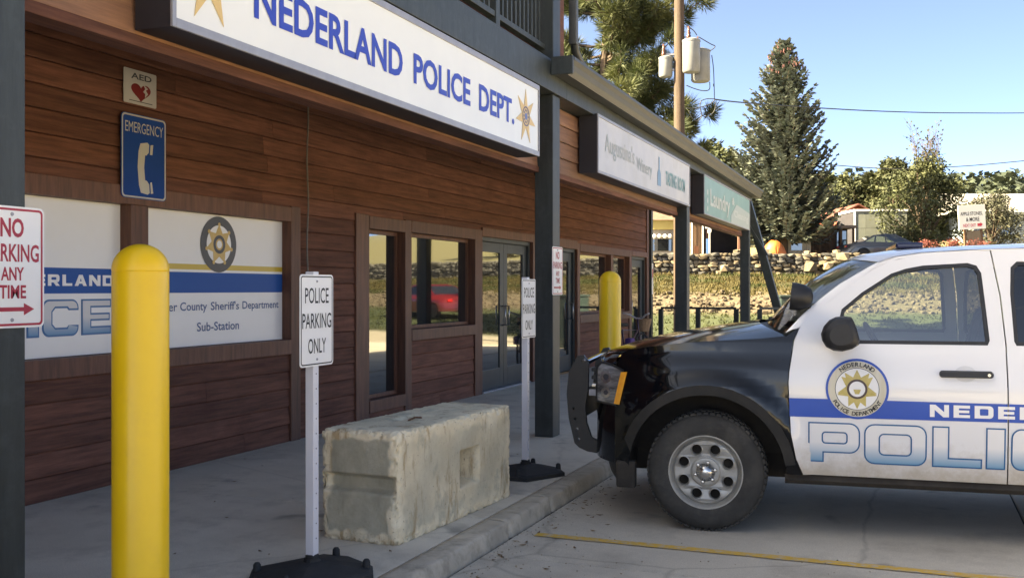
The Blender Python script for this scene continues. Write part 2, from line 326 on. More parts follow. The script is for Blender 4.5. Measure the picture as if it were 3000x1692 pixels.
# ------------------------------------------------------------------ the ground
def lerp(a, b, t): return a + (b - a) * t
def prof(x, pts):
    if x <= pts[0][0]: return pts[0][1]
    for (a, za), (b, zb) in zip(pts, pts[1:]):
        if x <= b: return lerp(za, zb, (x - a) / (b - a))
    return pts[-1][1]
TERR = [(30, -.03), (36, .62), (40.5, 1.36), (44, 1.85), (47.3, 2.22), (47.6, 3.16), (49, 3.05), (56, 3.05), (75, 4.6), (110, 9), (180, 15), (300, 26), (420, 27), (700, 20)]
def terr(x, y):
    d = x * FX.x + y * FX.y; l = x * RX.x + y * RX.y
    d0 = d; d = max(d, x + 13.5)
    z = prof(d, TERR)
    if d > 60: z += (noise.noise(Vector((x * .02, y * .02, 3))) * 3.2) * min(1, (d - 60) / 60)
    if 36 < d < 47.2: z += .10 * noise.noise(Vector((x * .6, y * .6, 0)))
    return z
GRD, gnt, gb = base('hillside_ground'); N = gnt.nodes; L = gnt.links
gg = N.new('ShaderNodeNewGeometry'); dt = N.new('ShaderNodeVectorMath'); dt.operation = 'DOT_PRODUCT'; dt.inputs[1].default_value = FX; L.new(gg.outputs['Position'], dt.inputs[0])
gn = N.new('ShaderNodeTexNoise'); gn.inputs['Scale'].default_value = .5; gn.inputs['Detail'].default_value = 8; L.new(gg.outputs['Position'], gn.inputs['Vector'])
ga = N.new('ShaderNodeMath'); ga.operation = 'MULTIPLY_ADD'; ga.inputs[1].default_value = 3.0; ga.inputs[2].default_value = -1.5; L.new(gn.outputs[0], ga.inputs[0])
gsx = N.new('ShaderNodeSeparateXYZ'); L.new(gg.outputs['Position'], gsx.inputs[0]); gsa = N.new('ShaderNodeMath'); gsa.operation = 'ADD'; gsa.inputs[1].default_value = 13.5; L.new(gsx.outputs['X'], gsa.inputs[0])
gmx = N.new('ShaderNodeMath'); gmx.operation = 'MAXIMUM'; L.new(dt.outputs['Value'], gmx.inputs[0]); L.new(gsa.outputs[0], gmx.inputs[1])
gs = N.new('ShaderNodeMath'); gs.operation = 'ADD'; L.new(gmx.outputs[0], gs.inputs[0]); L.new(ga.outputs[0], gs.inputs[1])
gm = N.new('ShaderNodeMapRange'); gm.inputs[1].default_value = 28; gm.inputs[2].default_value = 68; L.new(gs.outputs[0], gm.inputs[0])
gr = N.new('ShaderNodeValToRGB'); cr = gr.color_ramp; cr.interpolation = 'LINEAR'
cr.elements[0].position = 0; cr.elements[0].color = (.36, .31, .24, 1); cr.elements[1].position = 1; cr.elements[1].color = (.17, .15, .075, 1)
for p, c in ((.03, (0.031, 0.0403, 0.0136)), (.19, (0.0341, 0.0434, 0.0136)), (.22, (0.093, 0.0713, 0.0434)), (.30, (0.0961, 0.0744, 0.0465)), (.33, (0.0558, 0.0434, 0.0124)), (.40, (0.0403, 0.0372, 0.0093)), (.47, (0.0558, 0.0434, 0.0136)), (.55, (0.1612, 0.1364, 0.093)), (.75, (0.155, 0.1302, 0.0868))):
    e = cr.elements.new(p); e.color = c4(c)
L.new(gm.outputs[0], gr.inputs[0])
gn2 = N.new('ShaderNodeTexNoise'); gn2.inputs['Scale'].default_value = 7; gn2.inputs['Detail'].default_value = 8; L.new(gg.outputs['Position'], gn2.inputs['Vector'])
gx = N.new('ShaderNodeMixRGB'); gx.blend_type = 'OVERLAY'; gx.inputs[0].default_value = .7; L.new(gr.outputs[0], gx.inputs[1]); L.new(gn2.outputs[0], gx.inputs[2])
L.new(gx.outputs[0], gb.inputs['Base Color']); gb.inputs['Roughness'].default_value = .95
bp = N.new('ShaderNodeBump'); bp.inputs['Strength'].default_value = .6; bp.inputs['Distance'].default_value = .08; L.new(gn2.outputs[0], bp.inputs['Height']); L.new(bp.outputs[0], gb.inputs['Normal'])
mb = MB(); ds = [-120, -60, -20, 10, 29] + [30 + i for i in range(6)] + [36 + .75 * i for i in range(16)] + [48 + 2 * i for i in range(6)] + [62, 68, 75, 85, 95, 110, 130, 155, 180, 220, 260, 300, 350, 420, 520, 700]
ds = sorted(set(ds + [47.3, 47.6])); ls = [-500, -300, -200, -140, -100, -70, -50, -35] + [-25 + 1.5 * i for i in range(56)] + [62, 70, 85, 100, 140, 200, 300, 500]
for d in ds:
    for l in ls:
        p = FX * d + RX * l; mb.v.append((p.x, p.y, terr(p.x, p.y)))
n = len(ls)
for i in range(len(ds) - 1):
    for j in range(n - 1): mb.f.append((i * n + j, i * n + j + 1, (i + 1) * n + j + 1, (i + 1) * n + j))
mb.build('ground', GRD, smooth=True, kind='structure')

# parking lot: slabs with open joints on a dark bed
lot = MB().box(-2.34, 16, -25, 26, -.025, -.012).build('parking_lot', pm('joint_dirt', (.05, .042, .034), rough=.95), kind='structure')
slab_me = MB().bbox(0, 1, 0, 1, -.05, 0, .004).mesh('slab', LOT)
def slabs(parent, xs, ys, z, me, jit=0, g=.006, th=.10):
    for i in range(len(xs) - 1):
        for j in range(len(ys) - 1):
            q = MB().bbox(xs[i] + g, xs[i + 1] - g, ys[j] + g, ys[j + 1] - g, z - th, z + rng.uniform(-jit, jit), .005)
            q.build('slab', me, parent)
slabs(lot, [-2.318, .70, 3.7, 6.8, 9.9, 13, 16], [-25, -17, -9, -5.4, -1.8, 1.8, 5.42, 8.6, 12.2, 15.8, 19.6, 23.4, 26], 0, LOT, .0012, th=.02)
for k, Y in enumerate((2.85, 5.97, 9.12, 12.3)):
    m = MB(); M = 60
    for i in range(M + 1):
        x = -2.20 + i * 5.4 / M; w = .043 + .007 * noise.noise(Vector((x * 5, Y, 0)))
        m.v += [(x, Y - w, .0045), (x, Y + w, .0045)]
    m.f = [(2 * i, 2 * i + 2, 2 * i + 3, 2 * i + 1) for i in range(M)]
    m.build('parking_line', YLINE, lot)

# sidewalk with a rough kerb
side = MB().box(-5.56, -2.5, -9, 23.4, -.02, .085).build('sidewalk', MATS['joint_dirt'], kind='structure')
slabs(side, [-5.52, -2.50], [-9, -5.3, -1.6, 2.15, 5.86, 9.55, 13.25, 16.9, 20.3, 23.4], .1, CONC, .0008, .005, .05)
def kerb(y0, y1):
    sec = [(-2.497, .0), (-2.497, .099), (-2.46, .1005), (-2.40, .100), (-2.362, .0995), (-2.350, .094), (-2.344, .084), (-2.337, .05), (-2.330, .02), (-2.325, -.03)]
    m = MB(); n = int((y1 - y0) / .035); k = len(sec)
    for i in range(n + 1):
        y = lerp(y0, y1, i / n); ed = min(i, n - i) * .035
        for j, (x, z) in enumerate(sec):
            a = 1 if j >= 4 else .15
            q = noise.noise(Vector((y * 5, x * 9, 1))) * .008 * a + noise.noise(Vector((y * 21, z * 30, 5))) * .008 * a
            dn = -.012 * a if ed < .02 else 0
            m.v.append((x + q + dn, y, z + (q * .7 if j > 2 else 0) + dn * .5))
    for i in range(n):
        for j in range(k - 1): m.f.append((i * k + j, (i + 1) * k + j, (i + 1) * k + j + 1, i * k + j + 1))
    m.f.append(tuple(range(k))); m.f.append(tuple(n * k + j for j in reversed(range(k))))
    bm = bmesh.new(); me = bpy.data.meshes.new('kerb_stone'); me.from_pydata(m.v, [], m.f); bm.from_mesh(me); bmesh.ops.recalc_face_normals(bm, faces=bm.faces); bm.to_mesh(me); bm.free()
    me.materials.append(KERBM); me.polygons.foreach_set('use_smooth', [True] * len(me.polygons))
    link(bpy.data.objects.new('kerb_stone', me), side)
ky = [-9, -6.4, -3.35, -.3, 2.75, 5.86, 6.65, 9.7, 12.75, 15.8, 18.85, 23.4]
for a, b in zip(ky, ky[1:]): kerb(a + .005, b - .005)

# ------------------------------------------------------------------ the long timber building
bld = thing('timber_building', 'long brown timber building with a covered walk and an upper balcony', 'building', (-5.5, 9, .1))
wall = MB().box(-5.9, -5.66, -14, 22.28, .09, 3.6).build('wall', BACK, bld)
# openings in the front wall: (y0, y1, z0, z1)
OPEN = [(4.02, 6.02, 1.07, 2.19), (6.21, 8.14, 1.07, 2.19), (9.63, 10.47, .33, 2.21), (10.63, 12.50, 1.07, 2.22), (12.75, 14.74, .1, 2.278), (15.55, 17.0, .1, 2.25), (17.15, 19.15, 1.09, 2.22), (19.30, 20.55, 1.09, 2.22), (20.75, 22.05, .1, 2.25)]
TRIMS = [(3.86, 4.02, .1, 2.34), (6.02, 6.21, 1.07, 2.19), (8.14, 8.30, .1, 2.34), (9.35, 9.63, .1, 2.36), (10.47, 10.63, .1, 2.36), (12.50, 12.75, .1, 2.36), (14.74, 14.9, .1, 2.40), (15.40, 15.55, .1, 2.40), (17.0, 17.15, .1, 2.36), (19.15, 19.30, 1.09, 2.22), (20.55, 20.75, .1, 2.36), (22.05, 22.25, .1, 3.45)]
HEAD = [(4.02, 8.14, 2.19, 2.33), (9.63, 10.47, 2.21, 2.35), (10.63, 12.50, 2.22, 2.36), (12.75, 14.74, 2.278, 2.40), (15.55, 17.0, 2.25, 2.40), (17.15, 20.55, 2.22, 2.36), (20.75, 22.05, 2.25, 2.36)]
SILL = [(4.02, 8.14, .93, 1.07), (9.63, 10.47, .19, .33), (10.63, 12.50, .935, 1.07), (17.15, 20.55, .935, 1.09)]
for a in TRIMS: MB().bbox(-5.60, -5.482, a[0], a[1] - .002, a[2], a[3], .006).build('trim_board', TRIM, bld)
for a in HEAD: MB().bbox(-5.60, -5.479, a[0] + .002, a[1] - .004, a[2], a[3], .006).build('trim_board', TRIM, bld)
for a in SILL: MB().bbox(-5.60, -5.476, a[0] + .002, a[1] - .004, a[2] + .001, a[3] - .001, .006).build('trim_board', TRIM, bld)
EXP = .1675
lap = MB(); sec = [(-5.545, -.004), (-5.502, .0), (-5.500, .006), (-5.512, EXP - .012), (-5.520, EXP - .003), (-5.545, EXP - .003)]
for yy in (0, 1):
    for x, z in sec: lap.v.append((x, yy, z))
for j in range(6): lap.f.append((j, (j + 1) % 6, 6 + (j + 1) % 6, 6 + j))
lap.f += [tuple(reversed(range(6))), tuple(range(6, 12))]
bmm = bmesh.new(); lme = lap.mesh('board', WOOD); bmm.from_mesh(lme); bmesh.ops.recalc_face_normals(bmm, faces=bmm.faces); bmm.to_mesh(lme); bmm.free()
def board(y0, y1, z, me, parent):
    o = bpy.data.objects.new('board', me); link(o, parent)
    o.location = (0, y0 + .0015, z); o.scale = (1, y1 - y0 - .003, 1)
BLOCKED = OPEN
r2 = random.Random(3)
for row in range(20):
    z = .102 + row * EXP; zc = z + EXP / 2
    spans = sorted((a[0], a[1]) for a in BLOCKED if z + EXP > a[2] + .002 and z < a[3] - .002)
    y = -3.0; free = []
    for a, b in spans:
        if a > y + .05: free.append((y, a))
        y = max(y, b)
    if y < 22.05: free.append((y, 22.05))
    for a, b in free:
        while b - a > .02:
            e = a + r2.uniform(2.6, 4.9)
            if b - e < .8: e = b
            board(a, min(e, b), z, lme, wall); a = min(e, b)
# windows and doors
def window(y0, y1, z0, z1, fr=.045, mat=POST, mull=0, x=-5.60):
    w = MB()
    for a in ((y0, y0 + fr, z0, z1), (y1 - fr, y1, z0, z1), (y0 + fr, y1 - fr, z0, z0 + fr), (y0 + fr, y1 - fr, z1 - fr, z1)): w.bbox(x - .03, x + .012, *a, .004)
    f = w.build('window', mat, bld)
    MB().box(x - .025, x - .012, y0 + fr, y1 - fr, z0 + fr, z1 - fr).build('pane', GLASS, f)
    return f
for k in (2, 3, 6, 7): window(*OPEN[k], mat=TRIM)
def door(y0, y1, z0, z1, hinge=1, rail=.14, bot=.28, x=-5.575):
    w = MB()
    for a in ((y0, y0 + rail, z0, z1), (y1 - rail, y1, z0, z1), (y0 + rail, y1 - rail, z0, z0 + bot), (y0 + rail, y1 - rail, z1 - rail, z1)): w.bbox(x - .04, x, *a, .005)
    d = w.build('door', DOORP, bld)
    MB().box(x - .03, x - .015, y0 + rail, y1 - rail, z0 + bot, z1 - rail).build('pane', GLASS, d)
    yh = y1 - rail / 2 if hinge > 0 else y0 + rail / 2
    MB().tube([(x, yh, 1.02), (x + .055, yh, 1.02), (x + .055, yh, 1.30), (x, yh, 1.30)], .011, 8).build('handle', pm('satin_steel', (.35, .35, .36), rough=.3, metal=1), d, smooth=True)
def dframe(y0, y1, z1):
    w = MB()
    for a in ((y0, y0 + .06, .1, z1), (y1 - .06, y1, .1, z1), (y0 + .06, y1 - .06, z1 - .06, z1)): w.bbox(-5.60, -5.535, *a, .004)
    w.build('door_frame', DOORP, bld)
dframe(12.75, 14.74, 2.28); door(12.815, 13.742, .125, 2.215, 1); door(13.748, 14.675, .125, 2.215, -1)
MB().bbox(-5.6, -5.49, 12.82, 14.67, .098, .122, .004).build('threshold', ALU, bld)
dframe(15.55, 17.0, 2.25); door(15.615, 16.935, .125, 2.185, 1, rail=.16)
dframe(20.75, 22.05, 2.25); door(20.815, 21.985, .125, 2.185, -1, rail=.16)
# shallow pier between the wall sections, corner post
MB().bbox(-5.62, -5.44, 22.28, 22.44, .1, 3.45, .006).build('corner_post', POST, bld)
# end wall and back of the lower storey
MB().box(-18, -5.91, 22.0, 22.26, .09, 4.2).build('end_wall', WOOD, bld)
# porch posts
for yc in (2.885, 9.40, 15.74, 22.22):
    MB().bbox(-3.44, -3.25, yc - .105, yc + .105, .1, 3.449, .008).build('porch_post', POST, bld)
# bulkhead behind the signs: lap boards with a bottom trim, post to post
WS = lap.mesh('board', WOODU)
for (a, b) in ((-3, 2.775), (2.995, 9.29), (9.51, 15.63), (15.85, 22.11)):
    k = MB().box(-3.52, -3.425, a, b, 2.72, 3.449).build('bulkhead', BACK, bld)
    for r in range(4):
        z = 2.752 + r * .172
        o = bpy.data.objects.new('board', WS); link(o, k); o.location = (2.095, a + .002, z); o.scale = (1, b - a - .004, 1.02)
    MB().bbox(-3.53, -3.392, a + .001, b - .001, 2.695, 2.750, .005).build('bottom_trim', WOOD, k)
MB().box(-5.55, -3.53, -14, 22.5, 3.45, 3.50).build('soffit', pm('soffit_boards', (.05, .03, .02), (.08, .045, .03), sc=3, coord='Position'), bld)
# fascia beam, deck edge, balcony
MB().bbox(-3.44, -3.215, -14, 9.62, 3.451, 3.742, .006).build('beam', POST, bld)
MB().bbox(-3.44, -3.215, 9.622, 22.32, 3.451, 3.64, .006).build('beam', POST, bld)
MB().bbox(-5.4, -3.26, -14, 9.60, 3.745, 3.79, .004).build('balcony_deck', POST, bld)
rail = MB().bbox(-3.40, -3.33, -14, 9.29, 3.895, 3.945, .005).build('balcony_railing', POST, bld)
MB().bbox(-3.41, -3.32, -14, 9.29, 4.72, 4.76, .006).build('top_rail', POST, rail)
bal = MB().bbox(-.016, .016, -.016, .016, 3.945, 4.72, .003).mesh('baluster', POST)
y = 5.2
while y < 9.25:
    o = bpy.data.objects.new('baluster', bal); link(o, rail); o.location = (-3.365, y, 0); y += .105
for y in (2.885, 5.85, 8.06): MB().bbox(-3.41, -3.32, y - .045, y + .045, 3.79, 4.9, .005).build('newel_post', POST, rail)
MB().bbox(-3.44, -3.25, 9.30, 9.52, 3.744, 6.25, .008).build('upper_post', POST, bld)
MB().bbox(-3.44, -3.25, 2.78, 2.99, 3.792, 6.25, .008).build('upper_post', POST, bld)
MB().bbox(-5.4, -3.42, 9.95, 10.14, 3.75, 6.20, .008).build('balcony_end_wall', WOOD, bld)
MB().bbox(-3.45, -3.24, -14, 10.16, 6.252, 6.45, .01).build('pergola_beam', POST, bld)
MB().box(-5.9, -5.5, -14, 9.94, 3.80, 7.06).build('upper_wall', WOOD, bld)
# upper roof that shades the lot (eave above the balcony, ridge set back)
MB().add([(-5.1, -14.5, 7.02), (-5.1, 10.5, 7.02), (-10.5, 10.5, 9.3), (-10.5, -14.5, 9.3), (-16, -14.5, 7.02), (-16, 10.5, 7.02),
          (-5.1, -14.5, 7.20), (-5.1, 10.5, 7.20), (-10.5, 10.5, 9.5), (-10.5, -14.5, 9.5), (-16, -14.5, 7.20), (-16, 10.5, 7.20)],
         [(0, 3, 2, 1), (3, 4, 5, 2), (6, 7, 8, 9), (9, 8, 11, 10), (0, 1, 7, 6), (4, 10, 11, 5), (1, 2, 8, 7), (2, 5, 11, 8), (0, 6, 9, 3), (3, 9, 10, 4)]).build('upper_roof', pm('asphalt_shingle', (.03, .03, .032), (.05, .05, .052), sc=8, rough=.9), bld)
MB().add([(-5.6, -14, 7.04), (-5.6, 10, 7.04), (-10.5, 10, 9.25), (-15.4, 10, 7.04), (-15.4, -14, 7.04), (-10.5, -14, 9.25), (-15.4, 10, .1), (-5.6, 10, 3.9), (-15.4, -14, .1), (-5.9, -14, .1), (-5.6, 10, 7.04)], [(10, 7, 6, 3, 2), (0, 5, 4, 8, 9), (3, 6, 8, 4)]).build('gable_wall', WOOD, bld)
# porch roof beyond the balcony, with its gutter
MB().add([(-3.10, 9.62, 3.66), (-3.10, 22.5, 3.60), (-5.9, 22.5, 4.15), (-5.9, 9.62, 4.2), (-3.10, 9.62, 3.70), (-3.10, 22.5, 3.64), (-5.9, 22.5, 4.2), (-5.9, 9.62, 4.25), (-18, 22.5, 4.9), (-18, 10.0, 4.9)],
         [(0, 3, 2, 1), (4, 5, 6, 7), (0, 1, 5, 4), (7, 6, 8, 9), (1, 2, 6, 5), (3, 0, 4, 7)]).build('porch_roof', MATS['asphalt_shingle'], bld)
g = MB(); sec = [(-3.20, .01), (-3.20, .155), (-3.19, .155), (-3.19, .018), (-3.07, .018), (-3.045, .06), (-3.035, .11), (-3.01, .14), (-3.01, .162), (-2.985, .162), (-2.985, .135), (-3.015, .10), (-3.03, .05), (-3.06, .0)]
for yy, zz in ((9.16, 3.605), (22.45, 3.525)):
    for x, z in sec: g.v.append((x, yy, zz + z))
k = len(sec); g.f = [(j, (j + 1) % k, k + (j + 1) % k, k + j) for j in range(k)] + [tuple(range(k)), tuple(reversed(range(k, 2 * k)))]
bm = bmesh.new(); me = g.mesh('gutter', GUT); bm.from_mesh(me); bmesh.ops.recalc_face_normals(bm, faces=bm.faces); bm.to_mesh(me); bm.free()
gut = link(bpy.data.objects.new('gutter', me), bld)
MB().bbox(-3.21, -2.99, 9.12, 9.16, 3.60, 3.775, .008).build('end_cap', POST, gut)
MB().bbox(-3.10, -3.02, 9.32, 9.40, 3.93, 6.3, .015).tube([(-3.06, 9.36, 4.02), (-3.06, 9.42, 3.88), (-3.07, 9.62, 3.80), (-3.08, 9.9, 3.75)], .042, 10).build('downspout', GUT, gut, smooth=40)
# slanted strut, rail and stair beyond the last post
MB().tube([(-3.34, 22.45, 3.5), (-2.55, 23.6, .1)], .12, 4).build('slanted_strut', POST, bld)
MB().tube([(-3.34, 22.45, 3.0), (-2.95, 22.7, 2.3)], .04, 4).build('strut_brace', POST, bld)
def guard(x0, y0, x1, y1, name, n=1):
    g = MB().tube([(x0, y0, 1.12), (x1, y1, 1.12)], .035, 4).build(name, POST, bld)
    for i in range(n + 1):
        t = i / n; x, yy = lerp(x0, x1, t), lerp(y0, y1, t); MB().bbox(x - .05, x + .05, yy - .05, yy + .05, .1, 1.10, .005).build('guard_post', POST, g)
guard(-5.3, 22.62, -3.6, 22.62, 'guard_rail', 2); guard(-3.1, 22.7, -2.5, 23.1, 'guard_rail', 1)

# ------------------------------------------------------------------ window graphics behind the two covered windows
XP = -5.585
def gradmat(name, z0, z1, top, bot):
    m, nt, b = base(name); N = nt.nodes; L = nt.links
    tc = N.new('ShaderNodeTexCoord'); sx = N.new('ShaderNodeSeparateXYZ'); L.new(tc.outputs['Object'], sx.inputs[0])
    mr = N.new('ShaderNodeMapRange'); mr.inputs[1].default_value = z0; mr.inputs[2].default_value = z1; L.new(sx.outputs['Z'], mr.inputs[0])
    rp = N.new('ShaderNodeValToRGB'); rp.color_ramp.elements[0].color = c4(bot); rp.color_ramp.elements[1].color = c4(top); rp.color_ramp.elements[1].position = .5
    L.new(mr.outputs[0], rp.inputs[0]); L.new(rp.outputs[0], b.inputs['Base Color']); b.inputs['Roughness'].default_value = .4; return m
gl = thing('window_sign', 'white window graphic with a blue band lettered NEDERLAND over POLICE', 'window sign', (XP, 4.98, 1.07))
MB().box(XP - .012, XP, 4.025, 6.018, 1.072, 2.189).build('panel', PANELW, gl)
MB().plate([(4.03, 1.518), (6.015, 1.518), (6.015, 1.700), (4.03, 1.700)], faceX(XP + .003), .002).build('blue_band', BLUEW, gl)
m = MB()
for ol, hs in wide_word('NEDERLAND', 4.83, 1.572, .080, 1.11, .3): m.plate(ol, faceX(XP + .0065), .003, hs)
m.build('lettering', PANELW, gl)
m = MB(); m2 = MB()
for ol, hs in wide_word('POLICE', 4.12, 1.215, .262, 1.80, .10): m.plate(ol, faceX(XP + .003), .002, hs)
for ol, hs in wide_word('POLICE', 4.12, 1.215, .262, 1.80, .10, inset=.013): m2.plate(ol, faceX(XP + .006), .002, hs)
m.build('letter_outline', pm('outline_blue', (.02, .13, .33), rough=.4), gl); m2.build('letter_fill', gradmat('letter_gradient', 1.215, 1.477, (.60, .60, .62), (.03, .22, .45)), gl)
gr2 = thing('window_sign', 'white window graphic with a round badge over yellow and blue stripes', 'window sign', (XP, 7.2, 1.07))
MB().box(XP - .012, XP, 6.212, 8.138, 1.072, 2.189).build('panel', PANELW, gr2)
MB().plate([(6.255, 1.518), (8.135, 1.518), (8.135, 1.690), (6.255, 1.690)], faceX(XP + .003), .002).build('blue_band', BLUEW, gr2)
MB().plate([(6.255, 1.712), (8.135, 1.712), (8.135, 1.758), (6.255, 1.758)], faceX(XP + .003), .002).build('yellow_band', YSTR, gr2)
bc = (7.185, 1.935)
ring = MB().plate(circ(*bc, .242, 48), faceX(XP + .006), .002).build('badge', DGREY, gr2)
MB().plate(circ(*bc, .165, 40), faceX(XP + .008), .001).build('badge_disc', PANELW, ring)
m = MB().plate(star(*bc, .176, .105, 7), faceX(XP + .010), .001)
for i in range(7):
    a = R(90 + 360 * i / 7); m.plate(circ(bc[0] + .172 * math.cos(a), bc[1] + .172 * math.sin(a), .018, 10), faceX(XP + .0105))
m.build('badge_star', GOLD, ring)
MB().plate(circ(*bc, .080, 32), faceX(XP + .012), .001, [circ(*bc, .050, 32)]).build('badge_centre', DGREY, ring)
MB().plate(circ(*bc, .034, 20), faceX(XP + .012), .001).build('badge_heart', PANELW, ring)
for w_, a, b, z0_, z1_ in (('Boulder', 6.28, 6.655, 1.368, 1.44), ('County', 6.69, 7.03, 1.348, 1.44), ("Sheriff's", 7.08, 7.47, 1.368, 1.442), ('Department', 7.52, 8.075, 1.350, 1.44), ('Sub-Station', 6.90, 7.47, 1.192, 1.268)): text_fit(MB(), w_, a, b, z0_, z1_, faceX(XP + .003), .012).build('lettering', pm('navy_lettering', (.03, .09, .25), rough=.4), gr2)

# ------------------------------------------------------------------ signs hung on the bulkhead
def sign_box(y0, y1, z0, z1, label, face, xf=-3.175, fr=.045, lid=None):
    t = thing('shop_sign', label, 'sign', (-3.39, (y0 + y1) / 2, z0))
    w = MB()
    for a in ((y0, y0 + .02, z0, z1), (y1 - .02, y1, z0, z1), (y0 + .02, y1 - .02, z0, z0 + .02), (y0 + .02, y1 - .02, z1 - .02, z1)): w.box(-3.39, xf - .012, *a)
    w.box(-3.389, -3.30, y0 + .02, y1 - .02, z0 + .02, z1 - .02); w.build('cabinet', SIGND, t)
    MB().box(xf - .03, xf - .006, y0 + .022, y1 - .022, z0 + .022, z1 - .022).build('face', face, t)
    w = MB()
    for a in ((y0, y0 + fr * .6, z0, z1), (y1 - fr * .35, y1, z0, z1), (y0 + fr * .6, y1 - fr * .35, z0, z0 + fr), (y0 + fr * .6, y1 - fr * .35, z1 - fr, z1)): w.bbox(xf - .0115, xf + .004, *a, .003)
    w.build('frame', ALU, t); return t
s1 = sign_box(3.75, 8.70, 2.765, 3.415, 'long white police department sign with blue letters between two gold stars', SIGNW)
XS = -3.1775
fw = {'NEDERLAND': (4.38, 6.03), 'POLICE': (6.19, 7.15), 'DEPT.': (7.32, 8.08)}
for w_, (a, b) in fw.items(): text_fit(MB(), w_, a, b, 2.962, 3.175, faceX(XS), .026).build('lettering', BLUEL, s1)
def sign_star(yc, rr):
    st = MB().plate(star(yc, 3.08, rr, rr * .40, 7), faceX(XS + .001), .002).build('star', PGOLD, s1)
    MB().plate(circ(yc, 3.08, rr * .36, 28), faceX(XS + .003), .001, [circ(yc, 3.08, rr * .31, 28)]).build('star_ring', pm('star_ring_grey', (.10, .10, .16), rough=.4), st)
    MB().plate(circ(yc, 3.08, rr * .13, 20), faceX(XS + .003), .001).build('star_centre', pm('badge_blue', (.12, .17, .40), rough=.4), st)
    w = MB()
    for i in range(10):
        a = 2 * math.pi * i / 10; w.plate(circ(yc + rr * .22 * math.cos(a), 3.08 + rr * .22 * math.sin(a), rr * .05, 6), faceX(XS + .003))
    w.build('star_lettering', MATS['star_ring_grey'], st)
sign_star(4.02, .255); sign_star(8.36, .245)
MB().bbox(-3.392, -3.389 + .004, 3.8, 3.9, 2.80, 2.82, .001).build('maker_plate', WHITE, s1)
FADE = pm('faded_acrylic', (.50, .50, .53), (.58, .57, .58), sc=2, rough=.4, dirt=((.44, .42, .36), 3, .5))
s2 = sign_box(10.57, 15.50, 2.82, 3.465, 'faded white shop sign with pale script, a blue bottle and teal words', FADE, fr=.03)
for w_, a, b, z0_, z1_ in (("Augustina's", 10.85, 12.15, 3.02, 3.30), ('Winery', 12.25, 13.05, 2.98, 3.20)): text_fit(MB(), w_, a, b, z0_, z1_, faceX(XS), .005).build('script', pm('faded_script', (.26, .34, .37), (.44, .45, .45), sc=3, rough=.5), s2)
MB().plate([(13.36, 2.95), (13.56, 2.95), (13.56, 3.12), (13.49, 3.18), (13.49, 3.34), (13.43, 3.34), (13.43, 3.18), (13.36, 3.12)], faceX(XS + .001), .001).build('bottle', pm('faded_blue', (.17, .30, .46), rough=.5), s2)
for w_, a, b in (('TASTING', 13.85, 14.55), ('ROOM', 14.63, 15.15)): text_fit(MB(), w_, a, b, 3.0, 3.2, faceX(XS), .03).build('lettering', pm('faded_teal', (.15, .31, .34), rough=.5), s2)
TEAL = pm('teal_acrylic', (.16, .30, .29), (.21, .36, .35), sc=2, rough=.4)
s3 = sign_box(16.66, 21.72, 2.79, 3.45, 'green and pale laundry sign above the last bay of the walk', TEAL, fr=.02)
MB().plate([(19.35, 2.81), (21.69, 2.81), (21.69, 3.14), (20.0, 3.20), (19.35, 2.95)], faceX(XS + .001), .002).build('pale_field', pm('pale_mint', (.38, .44, .43), rough=.45), s3)
PLT = pm('pale_lettering', (.50, .54, .53), rough=.45)
for w_, a, b, z0_, z1_ in (('Laundry', 17.2, 19.2, 2.88, 3.26), ('Cleaning', 19.7, 21.5, 2.90, 3.08), ('&', 19.45, 19.75, 3.16, 3.3)): text_fit(MB(), w_, a, b, z0_, z1_, faceX(XS + .003), .025).build('lettering', PLT, s3)
for z in (2.9, 3.04, 3.18): MB().plate(circ(16.98, z, .05, 10), faceX(XS)).build('dot', PLT, s3)

# ------------------------------------------------------------------ signs on the wall
t = thing('defibrillator_sign', 'small square AED sign with a red heart on the timber wall', 'sign', (-5.49, 6.12, 2.95))
XA = -5.482
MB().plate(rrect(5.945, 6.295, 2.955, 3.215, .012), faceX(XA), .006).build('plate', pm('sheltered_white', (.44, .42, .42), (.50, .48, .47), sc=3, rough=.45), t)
m = MB(); text_fit(m, 'AED', 6.02, 6.24, 3.145, 3.19, faceX(XA + .001), .02); m.build('lettering', DGREY, t)
hp = [(6.125 + .105 * (16 * math.sin(a) ** 3) / 16, 3.055 + .072 * (13 * math.cos(a) - 5 * math.cos(2 * a) - 2 * math.cos(3 * a) - math.cos(4 * a)) / 15) for a in [2 * math.pi * i / 40 for i in range(40)]][::-1]
MB().plate(hp, faceX(XA + .0012), .001).build('heart', DRED, t)
MB().plate([(6.15, 3.115), (6.20, 3.09), (6.175, 3.075), (6.20, 3.05), (6.165, 3.015), (6.17, 3.048), (6.145, 3.06), (6.17, 3.085)], faceX(XA + .003), .001).build('bolt', MATS['sheltered_white'], t)
MB().plate([(6.0, 2.975), (6.25, 2.975), (6.25, 2.981), (6.0, 2.981)], faceX(XA + .0012)).build('small_print', DGREY, t)
t = thing('phone_sign', 'tall blue EMERGENCY sign with a white telephone handset above the covered windows', 'sign', (-5.48, 6.14, 2.235))
XB = -5.470
MB().plate(rrect(5.905, 6.39, 2.237, 2.875, .035), faceX(XB), .006).build('plate', SIGNB, t)
MB().plate(rrect(5.910, 6.385, 2.242, 2.870, .032), faceX(XB + .0015), .001, [rrect(5.922, 6.373, 2.254, 2.858, .026)]).build('border', FWHITE, t)
m = MB(); text_fit(m, 'EMERGENCY', 5.945, 6.355, 2.735, 2.815, faceX(XB + .0015), .0); m.build('lettering', FWHITE, t)
